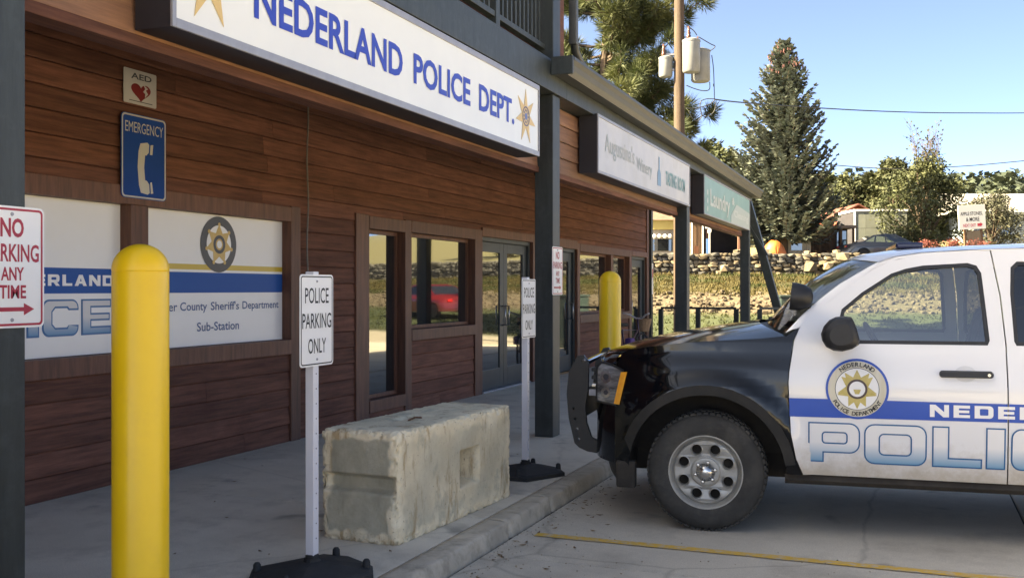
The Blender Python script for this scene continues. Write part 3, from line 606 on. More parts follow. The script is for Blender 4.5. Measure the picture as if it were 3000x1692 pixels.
hs = [(6.105, 2.66), (6.18, 2.675), (6.20, 2.66), (6.195, 2.60), (6.17, 2.575), (6.155, 2.575), (6.145, 2.48), (6.155, 2.385), (6.175, 2.38), (6.20, 2.355), (6.205, 2.29), (6.185, 2.275), (6.11, 2.285), (6.09, 2.34), (6.075, 2.48), (6.085, 2.60)][::-1]
m = MB().plate(hs, faceX(XB + .0015), .001); m.plate([(6.215, 2.66), (6.245, 2.665), (6.235, 2.585), (6.208, 2.585)][::-1], faceX(XB + .0015)).plate([(6.212, 2.37), (6.228, 2.375), (6.245, 2.29), (6.218, 2.285)][::-1], faceX(XB + .0015)); m.build('handset', FWHITE, t)
# loose cable down the wall
MB().tube([(-5.47, 8.40 + .012 * math.sin(i * .9), 3.44 - i * .12) for i in range(17)], .008, 6).build('wall_cable', pm('grey_cable', (.16, .15, .14), rough=.6), smooth=True, label='thin grey cable hanging down the timber wall above the police parking sign', cat='cable')

# ------------------------------------------------------------------ NO PARKING signs on two porch posts
def noparking(yc, zc, label):
    t = thing('no_parking_sign', label, 'sign', (-3.245, yc, zc - .235), group='no parking signs on the porch posts')
    X = -3.238; h, w = .236, .155
    MB().plate(rrect(yc - w, yc + w, zc - h, zc + h, .022), faceX(X), .004).build('plate', WHITE, t)
    m = MB().plate(rrect(yc - w + .008, yc + w - .008, zc - h + .008, zc + h - .008, .018), faceX(X + .001), 0, [rrect(yc - w + .017, yc + w - .017, zc - h + .017, zc + h - .017, .012)])
    text_fit(m, 'NO', yc - .055, yc + .055, zc + .115, zc + .190, faceX(X + .001), .03); text_fit(m, 'PARKING', yc - .125, yc + .128, zc + .020, zc + .090, faceX(X + .001), .02)
    text_fit(m, 'ANY', yc - .052, yc + .056, zc - .052, zc + .000, faceX(X + .001), .025); text_fit(m, 'TIME', yc - .06, yc + .066, zc - .122, zc - .070, faceX(X + .001), .025)
    m.plate([(yc - .11, zc - .172), (yc + .055, zc - .172), (yc + .055, zc - .188), (yc + .105, zc - .164), (yc + .055, zc - .140), (yc + .055, zc - .156), (yc - .11, zc - .156)], faceX(X + .001))
    m.build('lettering', REDV, t)
    for dz in (.205, -.205): MB().lathe([(.008, 0), (.006, .004)], 10, Matrix.Translation((X, yc, zc + dz)) @ Matrix.Rotation(R(90), 4, 'Y')).build('bolt', ALU, t)
noparking(2.915, 1.635, 'red and white NO PARKING sign on the near porch post at the left edge')
noparking(9.40, 1.728, 'narrow looking NO PARKING sign on the porch post behind the concrete block')

# ------------------------------------------------------------------ yellow bollards
def bollard(x, y, label):
    t = thing('bollard', label, 'bollard', (x, y, .1), group='yellow bollards along the kerb')
    p = [(.104, 0), (.104, 1.47)]
    p = [(.106, 0), (.1045, .01), (.1045, 1.512), (.1035, 1.516)]
    MB().lathe([(.001, 0)] + p, 40).build('sleeve', YEL, t, smooth=50, world=False)
    MB().lathe([(.1035, 1.516), (.1052, 1.519)] + [(.1052 * math.cos(R(a)), 1.522 + .100 * math.sin(R(a))) for a in range(0, 90, 9)] + [(.0005, 1.622)], 40).build('dome_cap', YEL, t, smooth=50, world=False)
bollard(-2.74, 3.06, 'large yellow bollard in front of the window graphics')
bollard(-2.69, 9.36, 'distant yellow bollard behind the hood of the police truck')

# ------------------------------------------------------------------ portable POLICE PARKING ONLY signs
def stand(x, y, zt, label, rz, ax):
    t = thing('parking_sign_stand', label, 'sign', (x, y, .1), group='portable police parking signs')
    pts = []
    for r_, z in ((1, 0), (1.0, .028), (.93, .042), (.45, .072), (.14, .085), (.13, .10)):
        pts.append([(r_ * ax * u, r_ * .24 * v, z) for u, v in [(1, .45), (.72, 1), (-.72, 1), (-1, .45), (-1, -.45), (-.72, -1), (.72, -1), (1, -.45)]])
    m = MB(); M = Matrix.Rotation(rz, 4, 'Z')
    for q in pts: m.v += [tuple(M @ Vector(p)) for p in q]
    for i in range(len(pts) - 1):
        for k in range(8): m.f.append((i * 8 + k, i * 8 + (k + 1) % 8, (i + 1) * 8 + (k + 1) % 8, (i + 1) * 8 + k))
    m.f += [tuple(reversed(range(8))), tuple(range(40, 48))]
    b = m.build('base', RUB, t, world=False)
    for u, v in ((.78, .62), (-.78, .62), (.78, -.62), (-.78, -.62)):
        o = MB().lathe([(.021, 0), (.019, .045), (.012, .055), (.001, .058)], 12, M @ Matrix.Translation((ax * u, .24 * v, .03))).build('stacking_knob', RUB, b, smooth=40, world=False)
    MB().lathe([(.034, .095), (.034, .115), (.03, .12)], 16).build('collar', RUB, t, world=False)
    MB().bbox(-.024, .024, -.024, .024, .11, zt - .1 + .012, .004).build('post', pm('white_post', (.70, .69, .74), (.78, .77, .81), sc=3, rough=.35), t, world=False)
    X = .0285; zc = zt - .1 - .232; w, h = .152, .229
    MB().plate(rrect(-w, w, zc - h, zc + h, .02), faceX(X), .003).build('plate', WHITE, t, world=False)
    m = MB().plate(rrect(-w + .008, w - .008, zc - h + .008, zc + h - .008, .016), faceX(X + .001), 0, [rrect(-w + .014, w - .014, zc - h + .014, zc + h - .014, .011)])
    text_fit(m, 'POLICE', -.108, .108, zc + .085, zc + .163, faceX(X + .001), .005); text_fit(m, 'PARKING', -.132, .132, zc - .040, zc + .036, faceX(X + .001), .005); text_fit(m, 'ONLY', -.080, .082, zc - .165, zc - .090, faceX(X + .001), .005)
    m.build('lettering', BLACKV, t, world=False)
    for dz in (.195, -.195): MB().lathe([(.007, 0), (.005, .004)], 8, Matrix.Translation((X, 0, zc + dz)) @ Matrix.Rotation(R(90), 4, 'Y')).build('bolt', ALU, t, world=False)
    for i in range(12): MB().lathe([(.004, 0), (.004, .001)], 6, Matrix.Translation((.0235, 0, .2 + i * .075)) @ Matrix.Rotation(R(90), 4, 'Y')).build('post_hole', DGREY, t, world=False)
stand(-2.80, 4.34, 1.625, 'near POLICE PARKING ONLY sign on a white post in a rubber base', R(62), .29)
stand(-2.80, 7.36, 1.63, 'far POLICE PARKING ONLY sign standing behind the concrete block', R(62), .27)

# ------------------------------------------------------------------ concrete block
blk = thing('concrete_block', 'weathered cream concrete barrier block lying on the sidewalk behind the kerb', 'concrete block', (-2.905, 5.81, .1), R(-3.0))
W, LN, HT = .52, 1.53, .64
def sm0(x): x = max(0, min(1, x)); return x * x * (3 - 2 * x)
def blockpt(p, nrm):
    q = noise.noise(Vector((p.x * 6, p.y * 6, p.z * 6 + 4))); r = .026 + .012 * noise.noise(p * 8) + .030 * max(0, noise.noise(p * 2.6) - .1)
    if p.y < -LN / 2 + .1 and p.x > W / 2 - .12: r += .015 + .02 * abs(noise.noise(p * 14))
    inn = Vector((max(-W / 2 + r, min(W / 2 - r, p.x)), max(-LN / 2 + r, min(LN / 2 - r, p.y)), max(r * .6, min(HT - r, p.z))))
    dv = p - inn; dn_ = dv.normalized() if dv.length > 1e-6 else nrm
    d2_ = sorted((W / 2 - abs(p.x), LN / 2 - abs(p.y), min(p.z, HT - p.z)))[1]; ed_ = sm0(1 - d2_ / .055)
    o = inn + dn_ * (r + .004 * q + .0025 * noise.noise(p * 30) + (-ed_ * (.075 * max(0, noise.noise(p * 19) - .16) + .045 * max(0, noise.noise(p * 47) - .12)) + .003 * ed_ * noise.noise(p * 90)))
    if nrm.y < -.5:                                    # keyway across the end
        z = p.z; k = max(0, 1 - abs(z - .335) / .055); k = min(1, k * 2.4); o.y += .06 * k * (1 if abs(p.x) < W / 2 - .02 else .5)
    if nrm.x > .5:                                     # lifting pocket in the side
        u, v = p.y, p.z
        if .0 < u < .27 and .19 < v < .43:
            e = min(u / .016, (.27 - u) / .03, (v - .19) / .05, (.43 - v) / .016, 1); o.x -= .22 * max(0, e)
        if abs(u + .02) < .006 or abs(u - .40) < .005: o.x -= .004
    if nrm.z > .5 and abs(p.x) < .09 and abs(p.y + .12) < .17: o.z -= .015 * min(1, (.09 - abs(p.x)) / .03, (.17 - abs(p.y + .12)) / .03)
    return o
m = MB(); st = .0095; SKIN = []
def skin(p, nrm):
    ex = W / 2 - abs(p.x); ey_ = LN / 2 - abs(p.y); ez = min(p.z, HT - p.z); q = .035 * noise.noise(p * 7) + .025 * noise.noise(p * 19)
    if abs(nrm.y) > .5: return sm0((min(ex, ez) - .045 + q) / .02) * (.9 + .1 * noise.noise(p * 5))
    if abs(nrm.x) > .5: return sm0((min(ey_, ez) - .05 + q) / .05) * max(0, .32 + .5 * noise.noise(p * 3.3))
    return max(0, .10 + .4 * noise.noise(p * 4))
def sm0(x): x = max(0, min(1, x)); return x * x * (3 - 2 * x)
def grid(o, du, dv, nrm, nu, nv):
    b0 = len(m.v)
    for i in range(nu + 1):
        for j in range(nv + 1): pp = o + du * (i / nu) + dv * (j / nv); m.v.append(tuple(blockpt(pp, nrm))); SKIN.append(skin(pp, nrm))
    for i in range(nu):
        for j in range(nv): a = b0 + i * (nv + 1) + j; m.f.append((a, a + nv + 1, a + nv + 2, a + 1))
X_, Y_, Z_ = Vector((W, 0, 0)), Vector((0, LN, 0)), Vector((0, 0, HT)); C0 = Vector((-W / 2, -LN / 2, 0)); nx, ny, nz = int(W / st), int(LN / st), int(HT / st)
grid(C0, X_, Z_, Vector((0, -1, 0)), nx, nz); grid(C0 + Y_, Z_, X_, Vector((0, 1, 0)), nz, nx)
grid(C0 + X_, Y_, Z_, Vector((1, 0, 0)), ny, nz); grid(C0, Z_, Y_, Vector((-1, 0, 0)), nz, ny); grid(C0 + Z_, X_, Y_, Vector((0, 0, 1)), nx, ny); grid(C0, Y_, X_, Vector((0, 0, -1)), ny, nx)
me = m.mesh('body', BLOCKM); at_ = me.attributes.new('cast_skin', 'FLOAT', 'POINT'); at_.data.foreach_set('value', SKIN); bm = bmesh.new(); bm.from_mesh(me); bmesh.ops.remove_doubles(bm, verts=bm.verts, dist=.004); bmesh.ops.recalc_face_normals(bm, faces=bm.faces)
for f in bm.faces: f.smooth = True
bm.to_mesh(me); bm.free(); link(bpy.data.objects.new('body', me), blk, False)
MB().tube([(-.0, -.22, .615), (0, -.2, .632), (0, -.12, .640), (0, -.05, .632), (0, -.03, .615)], .006, 6).build('lifting_loop', pm('rust', (.14, .06, .03), (.22, .10, .05), sc=30, rough=.9), blk, world=False)

# ------------------------------------------------------------------ the police truck (x rearwards from the front axle, y towards the far side, z up)
TW = 2.0
trk = thing('police_truck', 'black and white police sport utility truck parked nose in at the kerb', 'police truck', (-1.218, 6.423, 0), R(5.6))
def paint(name, c, rough=.25, dirt=None, coat=1.0, dz=(.38, .75), spec=.5):
    m, nt, b = base(name); N = nt.nodes; L = nt.links; b.inputs['Specular IOR Level'].default_value = spec
    b.inputs['Roughness'].default_value = rough; b.inputs['Coat Weight'].default_value = coat; b.inputs['Coat Roughness'].default_value = .03
    if dirt:                                                  # road grime thrown up from below, broken into splashes
        tc = N.new('ShaderNodeTexCoord'); sx = N.new('ShaderNodeSeparateXYZ'); L.new(tc.outputs['Object'], sx.inputs[0])
        mr = N.new('ShaderNodeMapRange'); mr.inputs[1].default_value = dz[0]; mr.inputs[2].default_value = dz[1]; mr.inputs[3].default_value = .62; mr.inputs[4].default_value = -.35; L.new(sx.outputs['Z'], mr.inputs[0])
        n = N.new('ShaderNodeTexNoise'); n.inputs['Scale'].default_value = 9; n.inputs['Detail'].default_value = 9; n.inputs['Roughness'].default_value = .75; L.new(tc.outputs['Object'], n.inputs['Vector'])
        ad = N.new('ShaderNodeMath'); ad.operation = 'ADD'; L.new(mr.outputs[0], ad.inputs[0]); L.new(n.outputs[0], ad.inputs[1])
        r2_ = N.new('ShaderNodeMapRange'); r2_.inputs[1].default_value = .50; r2_.inputs[2].default_value = 1.10; r2_.inputs[4].default_value = .8; L.new(ad.outputs[0], r2_.inputs[0])
        mx = N.new('ShaderNodeMixRGB'); mx.inputs[1].default_value = c4(c); mx.inputs[2].default_value = c4(dirt); L.new(r2_.outputs[0], mx.inputs[0]); L.new(mx.outputs[0], b.inputs['Base Color'])
        ro = N.new('ShaderNodeMapRange'); ro.inputs[3].default_value = rough; ro.inputs[4].default_value = .9; L.new(r2_.outputs[0], ro.inputs[0]); L.new(ro.outputs[0], b.inputs['Roughness'])
        iv = N.new('ShaderNodeMath'); iv.operation = 'SUBTRACT'; iv.inputs[0].default_value = coat; L.new(r2_.outputs[0], iv.inputs[1]); iv.use_clamp = True; L.new(iv.outputs[0], b.inputs['Coat Weight'])
    else: b.inputs['Base Color'].default_value = c4(c)
    return m
WPAINT = paint('white_car_paint', (.80, .79, .80), .35, (.42, .35, .26), .8)
BPAINT = paint('black_car_paint', (.003, .0035, .005), .12, (.035, .031, .026), .35, (.18, .46), .25)
BPLAS = pm('black_trim_plastic', (.012, .012, .014), (.020, .020, .022), sc=8, rough=.5)
UNDER = pm('grimy_underbody', (.025, .021, .018), (.05, .042, .034), sc=6, rough=.9)
TYRE = pm('tyre_rubber', (0.0285, 0.0277, 0.0263), (0.0525, 0.0495, 0.045), sc=7, rough=.85, bump=.2, bsc=60, dirt=((.13, .115, .098), 4, .5))
STEEL = pm('dull_steel_wheel', (.33, .32, .30), (.43, .42, .39), sc=5, rough=.42, metal=.55, dirt=((.13, .115, .095), 6, .5))
CHROME = pm('chrome_cap', (.55, .55, .55), rough=.22, metal=1, dirt=((.3, .28, .25), 20, .5))
AGLASS = clearglass('tinted_auto_glass', (.84, .90, .84), .18)
def sm(x): x = max(0, min(1, x)); return x * x * (3 - 2 * x)
def side_y(s, z):
    if z > 1.2: y = .03 + (z - 1.2) * .20 + .09 * (z - 1.2) ** 2
    elif z > .85: y = .03 * ((z - .85) / .35) ** 2
    else: y = .05 * ((.85 - z) / .5) ** 2
    y += .018 * math.exp(-((z - 1.13) / .05) ** 2) * .5
    if s < -.2: y += .62 * (-.2 - s) ** 2
    if s > 3.6: y += .5 * (s - 3.6) ** 2
    for c in (0, 2.946):
        r = math.hypot(s - c, z - .38)
        if r < .66: y -= .03 * sm((.66 - r) / .08) 
    return y
def panel(name, poly, mat, parent, holes=(), off=0.0, far=False, depth=.03, step=.055, smooth=32):
    loops = [list(poly)] + [list(h) for h in holes]; flat = [p for l in loops for p in l]
    tr = tessellate_polygon([[Vector((p[0], p[1], 0)) for p in l] for l in loops])
    bm = bmesh.new(); vs = [bm.verts.new((p[0], 0, p[1])) for p in flat]
    for a, b, c in tr:
        A, B, C = flat[a], flat[b], flat[c]; cr = (B[0] - A[0]) * (C[1] - A[1]) - (C[0] - A[0]) * (B[1] - A[1])
        if abs(cr) < 1e-9: continue
        try: bm.faces.new([vs[a], vs[b], vs[c]] if cr > 0 else [vs[a], vs[c], vs[b]])
        except ValueError: pass
    x0, x1 = min(p[0] for p in flat), max(p[0] for p in flat); z0, z1 = min(p[1] for p in flat), max(p[1] for p in flat)
    k = math.floor(x0 / step) + 1
    while k * step < x1:
        bmesh.ops.bisect_plane(bm, geom=bm.verts[:] + bm.edges[:] + bm.faces[:], plane_co=(k * step, 0, 0), plane_no=(1, 0, 0)); k += 1
    k = math.floor(z0 / step) + 1
    while k * step < z1:
        bmesh.ops.bisect_plane(bm, geom=bm.verts[:] + bm.edges[:] + bm.faces[:], plane_co=(0, 0, k * step), plane_no=(0, 0, 1)); k += 1
    for v in bm.verts:
        y = side_y(v.co.x, v.co.z) + off; v.co.y = y
    if depth:
        be = [e for e in bm.edges if len(e.link_faces) == 1]
        r = bmesh.ops.extrude_edge_only(bm, edges=be)
        for v in r['geom']:
            if isinstance(v, bmesh.types.BMVert): v.co.y += depth
        for e in be: e.smooth = False
    if far:
        for v in bm.verts: v.co.y = TW - v.co.y
        bmesh.ops.reverse_faces(bm, faces=bm.faces[:])
    for f in bm.faces: f.smooth = True
    for e in bm.edges:
        if len(e.link_faces) == 2 and e.calc_face_angle(0) > R(smooth): e.smooth = False
    me = bpy.data.meshes.new(name); bm.to_mesh(me); bm.free(); me.materials.append(mat)
    o = bpy.data.objects.new(name, me); return link(o, parent, False)
def conform(mb_, off): return lambda u, v, w: (u, side_y(u, v) + off - w, v)
WC = .38; WR = .505
arch = lambda c, a0, a1, r=WR, n=18: [(c + r * math.cos(R(lerp(a0, a1, i / n))), WC + r * math.sin(R(lerp(a0, a1, i / n)))) for i in range(n + 1)]
DF = [(.601, .395), (.559, .494), (.528, .65), (.516, .873), (.513, .969), (.518, 1.035), (.547, 1.226), (.584, 1.321)]
PIL = [(.692, 1.423), (.770, 1.481), (.913, 1.594), (1.014, 1.670), (1.118, 1.722), (1.262, 1.755), (1.49, 1.775), (1.690, 1.783)]
GAP = [(1.731, 1.508), (1.752, 1.207), (1.757, .94), (1.760, .393)]
WIN = [(.795, 1.213), (.80, 1.30), (.83, 1.424), (.95, 1.528), (1.124, 1.645), (1.21, 1.675), (1.308, 1.694), (1.562, 1.708), (1.612, 1.692), (1.637, 1.646), (1.668, 1.242), (1.656, 1.214)]
REARWIN = [(1.812, 1.214), (1.800, 1.24), (1.790, 1.52), (1.800, 1.68), (1.835, 1.715), (2.45, 1.705), (2.56, 1.66), (2.62, 1.5), (2.64, 1.24), (2.62, 1.214)]
def win_ring(poly, d): return inset_poly(poly, d)
for far in (False, True):
    fdoor = panel('front_door', DF + PIL + GAP, WPAINT, trk, [WIN], far=far)
    panel('window_seal', win_ring(WIN, -.002), BPLAS, fdoor, [win_ring(WIN, .022)], off=.004, far=far, depth=.012)
    panel('window_pane', win_ring(WIN, .020), AGLASS, fdoor, off=.014, far=far, depth=0)
    hd = MB(); hy = lambda s_, z_: side_y(s_, z_)
    hs_ = rrect(1.385, 1.684, 1.020, 1.062, .019)
    for i, t_ in enumerate((.0, .022, .034)):
        sh = (0, 0, .004)[i]
        pts = inset_poly(hs_, (0, .002, .008)[i])
        hd.v += [((u), (side_y(u, v) - t_ if not far else TW - side_y(u, v) + t_), v) for u, v in pts]
    k = len(hs_)
    for i in range(2):
        for j in range(k): hd.f.append((i * k + j, i * k + (j + 1) % k, (i + 1) * k + (j + 1) % k, (i + 1) * k + j) if not far else ((i + 1) * k + j, (i + 1) * k + (j + 1) % k, i * k + (j + 1) % k, i * k + j))
    hd.f.append(tuple(2 * k + j for j in range(k)) if not far else tuple(2 * k + j for j in reversed(range(k))))
    hd.build('handle', BPLAS, fdoor, smooth=40, world=False)
    yl_ = side_y(1.66, 1.042) - .0345; MB().lathe([(.009, 0), (.009, .002)], 12, Matrix.Translation((1.655, yl_ if not far else TW - yl_, 1.041)) @ Matrix.Rotation(R(90 if not far else -90), 4, 'X')).build('lock', CHROME, fdoor, world=False)
    panel('handle_recess_shade', circ(1.53, 1.043, .062, 20, .048), pm('painted_recess_shade', (.66, .66, .67), rough=.4), fdoor, off=-.0012, far=far, depth=0)  # flat disc on the door: the recess's shade painted as a greyer white
    rdoor = panel('rear_door', [(1.768, .393), (2.42, .393)] + [(2.946 - .52 * math.cos(R(a)), WC + .52 * math.sin(R(a))) for a in (10, 25, 40, 55)] + [(2.70, .95), (2.735, 1.21), (2.71, 1.5), (2.66, 1.70), (2.55, 1.79), (2.2, 1.793), (1.698, 1.786), (1.739, 1.508), (1.760, 1.207), (1.765, .94)], WPAINT, trk, [REARWIN], far=far)
    panel('window_seal', win_ring(REARWIN, -.002), BPLAS, rdoor, [win_ring(REARWIN, .022)], off=.004, far=far, depth=.012)
    panel('window_pane', win_ring(REARWIN, .020), clearglass('privacy_glass', (.10, .11, .11), .08) if not far else bpy.data.materials['privacy_glass'], rdoor, off=.014, far=far, depth=0)
    QW = [(2.80, 1.25), (2.78, 1.5), (2.82, 1.68), (3.6, 1.68), (3.85, 1.5), (3.9, 1.25)]
    quarter = panel('quarter_panel', [(4.13, .62), (4.15, 1.2), (4.08, 1.5), (3.98, 1.74), (3.9, 1.79), (2.56, 1.795), (2.668, 1.702), (2.718, 1.5), (2.743, 1.21), (2.708, .95)] + [(2.946 - WR * math.cos(R(a)), WC + WR * math.sin(R(a))) for a in range(62, 176, 8)] + [(3.45, .45), (4.0, .45)], BPAINT, trk, [QW[::-1]], far=far)
    panel('window_pane', win_ring(QW[::-1], -.002), bpy.data.materials['privacy_glass'], quarter, off=.006, far=far, depth=0)
    # black front fender with its flare
    fen = [(-.60, .86), (-.60, 1.02), (-.575, 1.085), (-.55, 1.125), (-.50, 1.150), (-.366, 1.174), (-.103, 1.207), (.34, 1.236), (.50, 1.255), (.572, 1.306)] + [(u - .006, v) for u, v in DF[::-1][1:]] + [(.575, .392), (.50, .395)] + arch(0, 2, 182) + [(-.60, .40)]
    fender = panel('front_fender', fen, BPAINT, trk, far=far)
    fl = [(.0 + .56 * math.cos(R(a)), WC + .56 * math.sin(R(a))) for a in range(8, 168, 8)] + [(.0 + .498 * math.cos(R(a)), WC + .498 * math.sin(R(a))) for a in range(168, 7, -8)]
    panel('wheel_arch_trim', fl, pm('dusty_arch_plastic', (0.0105, 0.0101, 0.0097), (0.0285, 0.0255, 0.0225), sc=5, rough=.75), fender, off=-.012, far=far, depth=.05)
    # headlight with amber marker
    HLP = [(-.735, .80), (-.60, .785), (-.548, 1.012), (-.62, 1.040), (-.70, 1.055), (-.735, 1.02)]
    hl = panel('headlight', HLP, pm('headlamp_reflector', (.10, .10, .11), (.42, .42, .43), sc=11, rough=.18, metal=.6, stretch=(.6, 1, 3)), trk, off=-.004, far=far, step=.03)
    panel('headlamp_rim', inset_poly(HLP, -.010), BPLAS, hl, [inset_poly(HLP, .003)], off=-.006, far=far, step=.03)
    for lz_, lr_ in ((.965, .042), (.86, .036)):
        panel('lamp_bowl', circ(-.668, lz_, lr_, 18), CHROME, hl, off=-.0065, far=far, step=.02, depth=.004); panel('lamp_bulb', circ(-.668, lz_, lr_ * .45, 12), DGREY, hl, off=-.009, far=far, step=.02, depth=.003)
    panel('amber_marker', [(-.607, .79), (-.566, .787), (-.512, 1.006), (-.556, 1.002)], pm('amber_lens', (.85, .33, .035), (.95, .42, .06), sc=30, rough=.25), hl, off=-.009, far=far, step=.03, depth=.006)
    # rocker under the doors
    m = MB(); y0_ = .055
    sec = [(y0_ + .01, .390), (y0_ - .005, .355), (y0_ + .03, .325), (y0_ + .2, .32), (y0_ + .2, .40)]
    if far: sec = [(TW - a, b) for a, b in sec][::-1]
    for s_ in (.49, 2.44):
        for a, b in sec: m.v.append((s_, a, b))
    m.f = [(j, j + 5, (j + 1) % 5 + 5, (j + 1) % 5) for j in range(5)] + [(4, 3, 2, 1, 0), (5, 6, 7, 8, 9)]
    m.build('rocker', UNDER, trk, world=False)
    # door mirror
    sg = -1 if not far else 1; yb = 0.04 if not far else TW - .04
    mm = MB(); P = lambda s_, o_, z_: (s_, yb + sg * o_, z_)
    ML = [(.876, 1.391), (.900, 1.345), (.928, 1.25), (.925, 1.215), (.88, 1.185), (.816, 1.168), (.76, 1.172), (.715, 1.195), (.690, 1.235), (.682, 1.28), (.700, 1.33), (.735, 1.37), (.776, 1.392), (.83, 1.396)]
    prof_ = [(.0, .50), (.05, .60), (.09, .86), (.13, .96), (.19, 1.0), (.25, .98), (.285, .86), (.295, .6)]
    for o_, k_ in prof_:
        for u, v in ML: mm.v.append(P(.822 + (u - .815) * k_ * .9, o_, 1.275 + (v - 1.275) * k_ * .92))
    k = len(ML)
    for i in range(len(prof_) - 1):
        for j in range(k): mm.f.append((i * k + j, i * k + (j + 1) % k, (i + 1) * k + (j + 1) % k, (i + 1) * k + j))
    mm.f += [tuple(range(k)), tuple(reversed(range(len(mm.v) - k, len(mm.v))))]
    bm = bmesh.new(); me = mm.mesh('door_mirror', BPLAS, 50); bm.from_mesh(me); bmesh.ops.recalc_face_normals(bm, faces=bm.faces); bm.to_mesh(me); bm.free()
    link(bpy.data.objects.new('door_mirror', me), trk, False)
    # pillar spotlight
    ys = .10 if not far else TW - .10; zs, ss = 1.50, .575
    sp = MB().lathe([(.02, -.085), (.06, -.068), (.082, -.02), (.088, .03), (.086, .05), (.05, .052), (.001, .052)], 20, Matrix.Translation((ss, ys, zs)) @ Matrix.Rotation(R(-84), 4, 'Y') @ Matrix.Diagonal((1, 1, 1, 1))).build('spotlight', BPLAS, trk, smooth=50, world=False)
    MB().tube([(ss + .06, ys, zs - .06), (ss + .09, ys + .01 * (1 if not far else -1), 1.40), (ss + .14, ys + .02 * (1 if not far else -1), 1.395)], .014, 8).build('spotlight_arm', CHROME, sp, smooth=True, world=False)
# hood, windshield, roof: lofts across the body
def loft(rows, mat, name, parent, nt_=20, smooth=40, off=0, **kw):    # rows: (s_edge, y_edge, z_edge, s_mid, z_mid, power)
    m = MB()
    for (se, ye, ze, sm_, zm, pw) in rows:
        for j in range(nt_ + 1):
            t_ = -1 + 2 * j / nt_; k_ = abs(t_) ** pw
            m.v.append((lerp(sm_, se, k_), 1 + t_ * (1 - ye), lerp(zm, ze, k_) + off))
    n_ = nt_ + 1
    for i in range(len(rows) - 1):
        for j in range(nt_): m.f.append((i * n_ + j, (i + 1) * n_ + j, (i + 1) * n_ + j + 1, i * n_ + j + 1))
    return m.build(name, mat, parent, smooth=smooth, world=False)
ey = lambda s_, z_: side_y(s_, z_)
def resample(pts, n_=3):
    o = []
    for a, b in zip(pts, pts[1:]): o += [tuple(lerp(a[i], b[i], k / n_) for i in range(len(a))) for k in range(n_)]
    return o + [pts[-1]]
HD = [(-.60, 1.02, -.80, 1.03, 4), (-.59, 1.085, -.785, 1.075, 4), (-.56, 1.123, -.74, 1.112, 4), (-.50, 1.1505, -.62, 1.155, 3.5), (-.366, 1.1745, -.44, 1.200, 3), (-.103, 1.2075, -.14, 1.258, 3), (.12, 1.2225, .05, 1.290, 3), (.34, 1.2365, .22, 1.312, 3), (.50, 1.2555, .30, 1.325, 3)]
hood = loft([(a, ey(a, b) + .004, b, c, d, e) for a, b, c, d, e in resample(HD)], BPAINT, 'hood', trk)
loft([(a, ey(a, b) + .02, b - .02, c, d - .02, e) for a, b, c, d, e in [(.50, 1.262, .30, 1.322, 3), (.62, 1.30, .44, 1.335, 3)]], BPLAS, 'cowl', trk)
for y0_ in (.55, 1.15): MB().tube([(.36, y0_, 1.335), (.43, y0_ + .05, 1.352), (.50, y0_ + .45, 1.395)], .009, 6).build('wiper', BPLAS, trk, smooth=True, world=False)
WSH = [(.492, 1.275, .36, 1.315, 2.6), (.592, 1.385, .44, 1.415, 2.6), (.700, 1.485, .53, 1.515, 2.6), (.818, 1.580, .65, 1.615, 2.6), (1.00, 1.692, .83, 1.728, 2.6), (1.05, 1.718, .885, 1.752, 2.6)]
loft([(a, ey(a, b) + .012, b, c, d, e) for a, b, c, d, e in resample(WSH)], AGLASS, 'windshield', trk)
RF = [(1.05, 1.718, .885, 1.752, 2.8), (1.145, 1.752, .97, 1.784, 2.8), (1.30, 1.776, 1.15, 1.812, 2.8), (1.55, 1.789, 1.45, 1.832, 2.8), (2.0, 1.800, 2.0, 1.850, 2.8), (3.0, 1.800, 3.0, 1.860, 2.8), (3.8, 1.785, 3.85, 1.865, 2.8), (3.98, 1.745, 4.05, 1.82, 2.8)]
loft([(a, ey(a, min(b, 1.79)) - .004, b, c, d, e) for a, b, c, d, e in resample(RF)], WPAINT, 'roof', trk)
for far in (False, True):                                   # A-pillar skins between windshield and doors
    m = MB(); pts = [(.492, 1.275), (.592, 1.385), (.700, 1.485), (.818, 1.580), (1.00, 1.692), (1.05, 1.718), (1.145, 1.752), (1.3, 1.776), (1.69, 1.79), (2.55, 1.80), (3.9, 1.79)]
    low = [(.572, 1.306), (.640, 1.372), (.733, 1.452), (.86, 1.551), (1.014, 1.672), (1.09, 1.710), (1.17, 1.737), (1.31, 1.759), (1.69, 1.785), (2.55, 1.792), (3.9, 1.785)]
    for (a, b), (c, d) in zip(pts, low):
        for s_, z_, o_ in ((a, b, .010), ((a + c) / 2, (b + d) / 2 + .004, -.001), (c, d, .002)): y = side_y(s_, z_) + o_; m.v.append((s_, y if not far else TW - y, z_))
    for i in range(len(pts) - 1):
        for j in range(2):
            q = (i * 3 + j, i * 3 + j + 1, (i + 1) * 3 + j + 1, (i + 1) * 3 + j); m.f.append(q if not far else q[::-1])
    m.build('roof_rail', WPAINT, trk, smooth=50, world=False)
# light bar
lb = MB().bbox(1.20, 1.37, .70, 1.55, 1.822, 1.862, .012).build('light_bar', pm('light_bar_navy', (.006, .010, .045), rough=.15), trk, world=False)
for y_ in (.85, 1.4): MB().bbox(1.24, 1.33, y_ - .05, y_ + .05, 1.79, 1.824, .005).build('mount', BPLAS, lb, world=False)
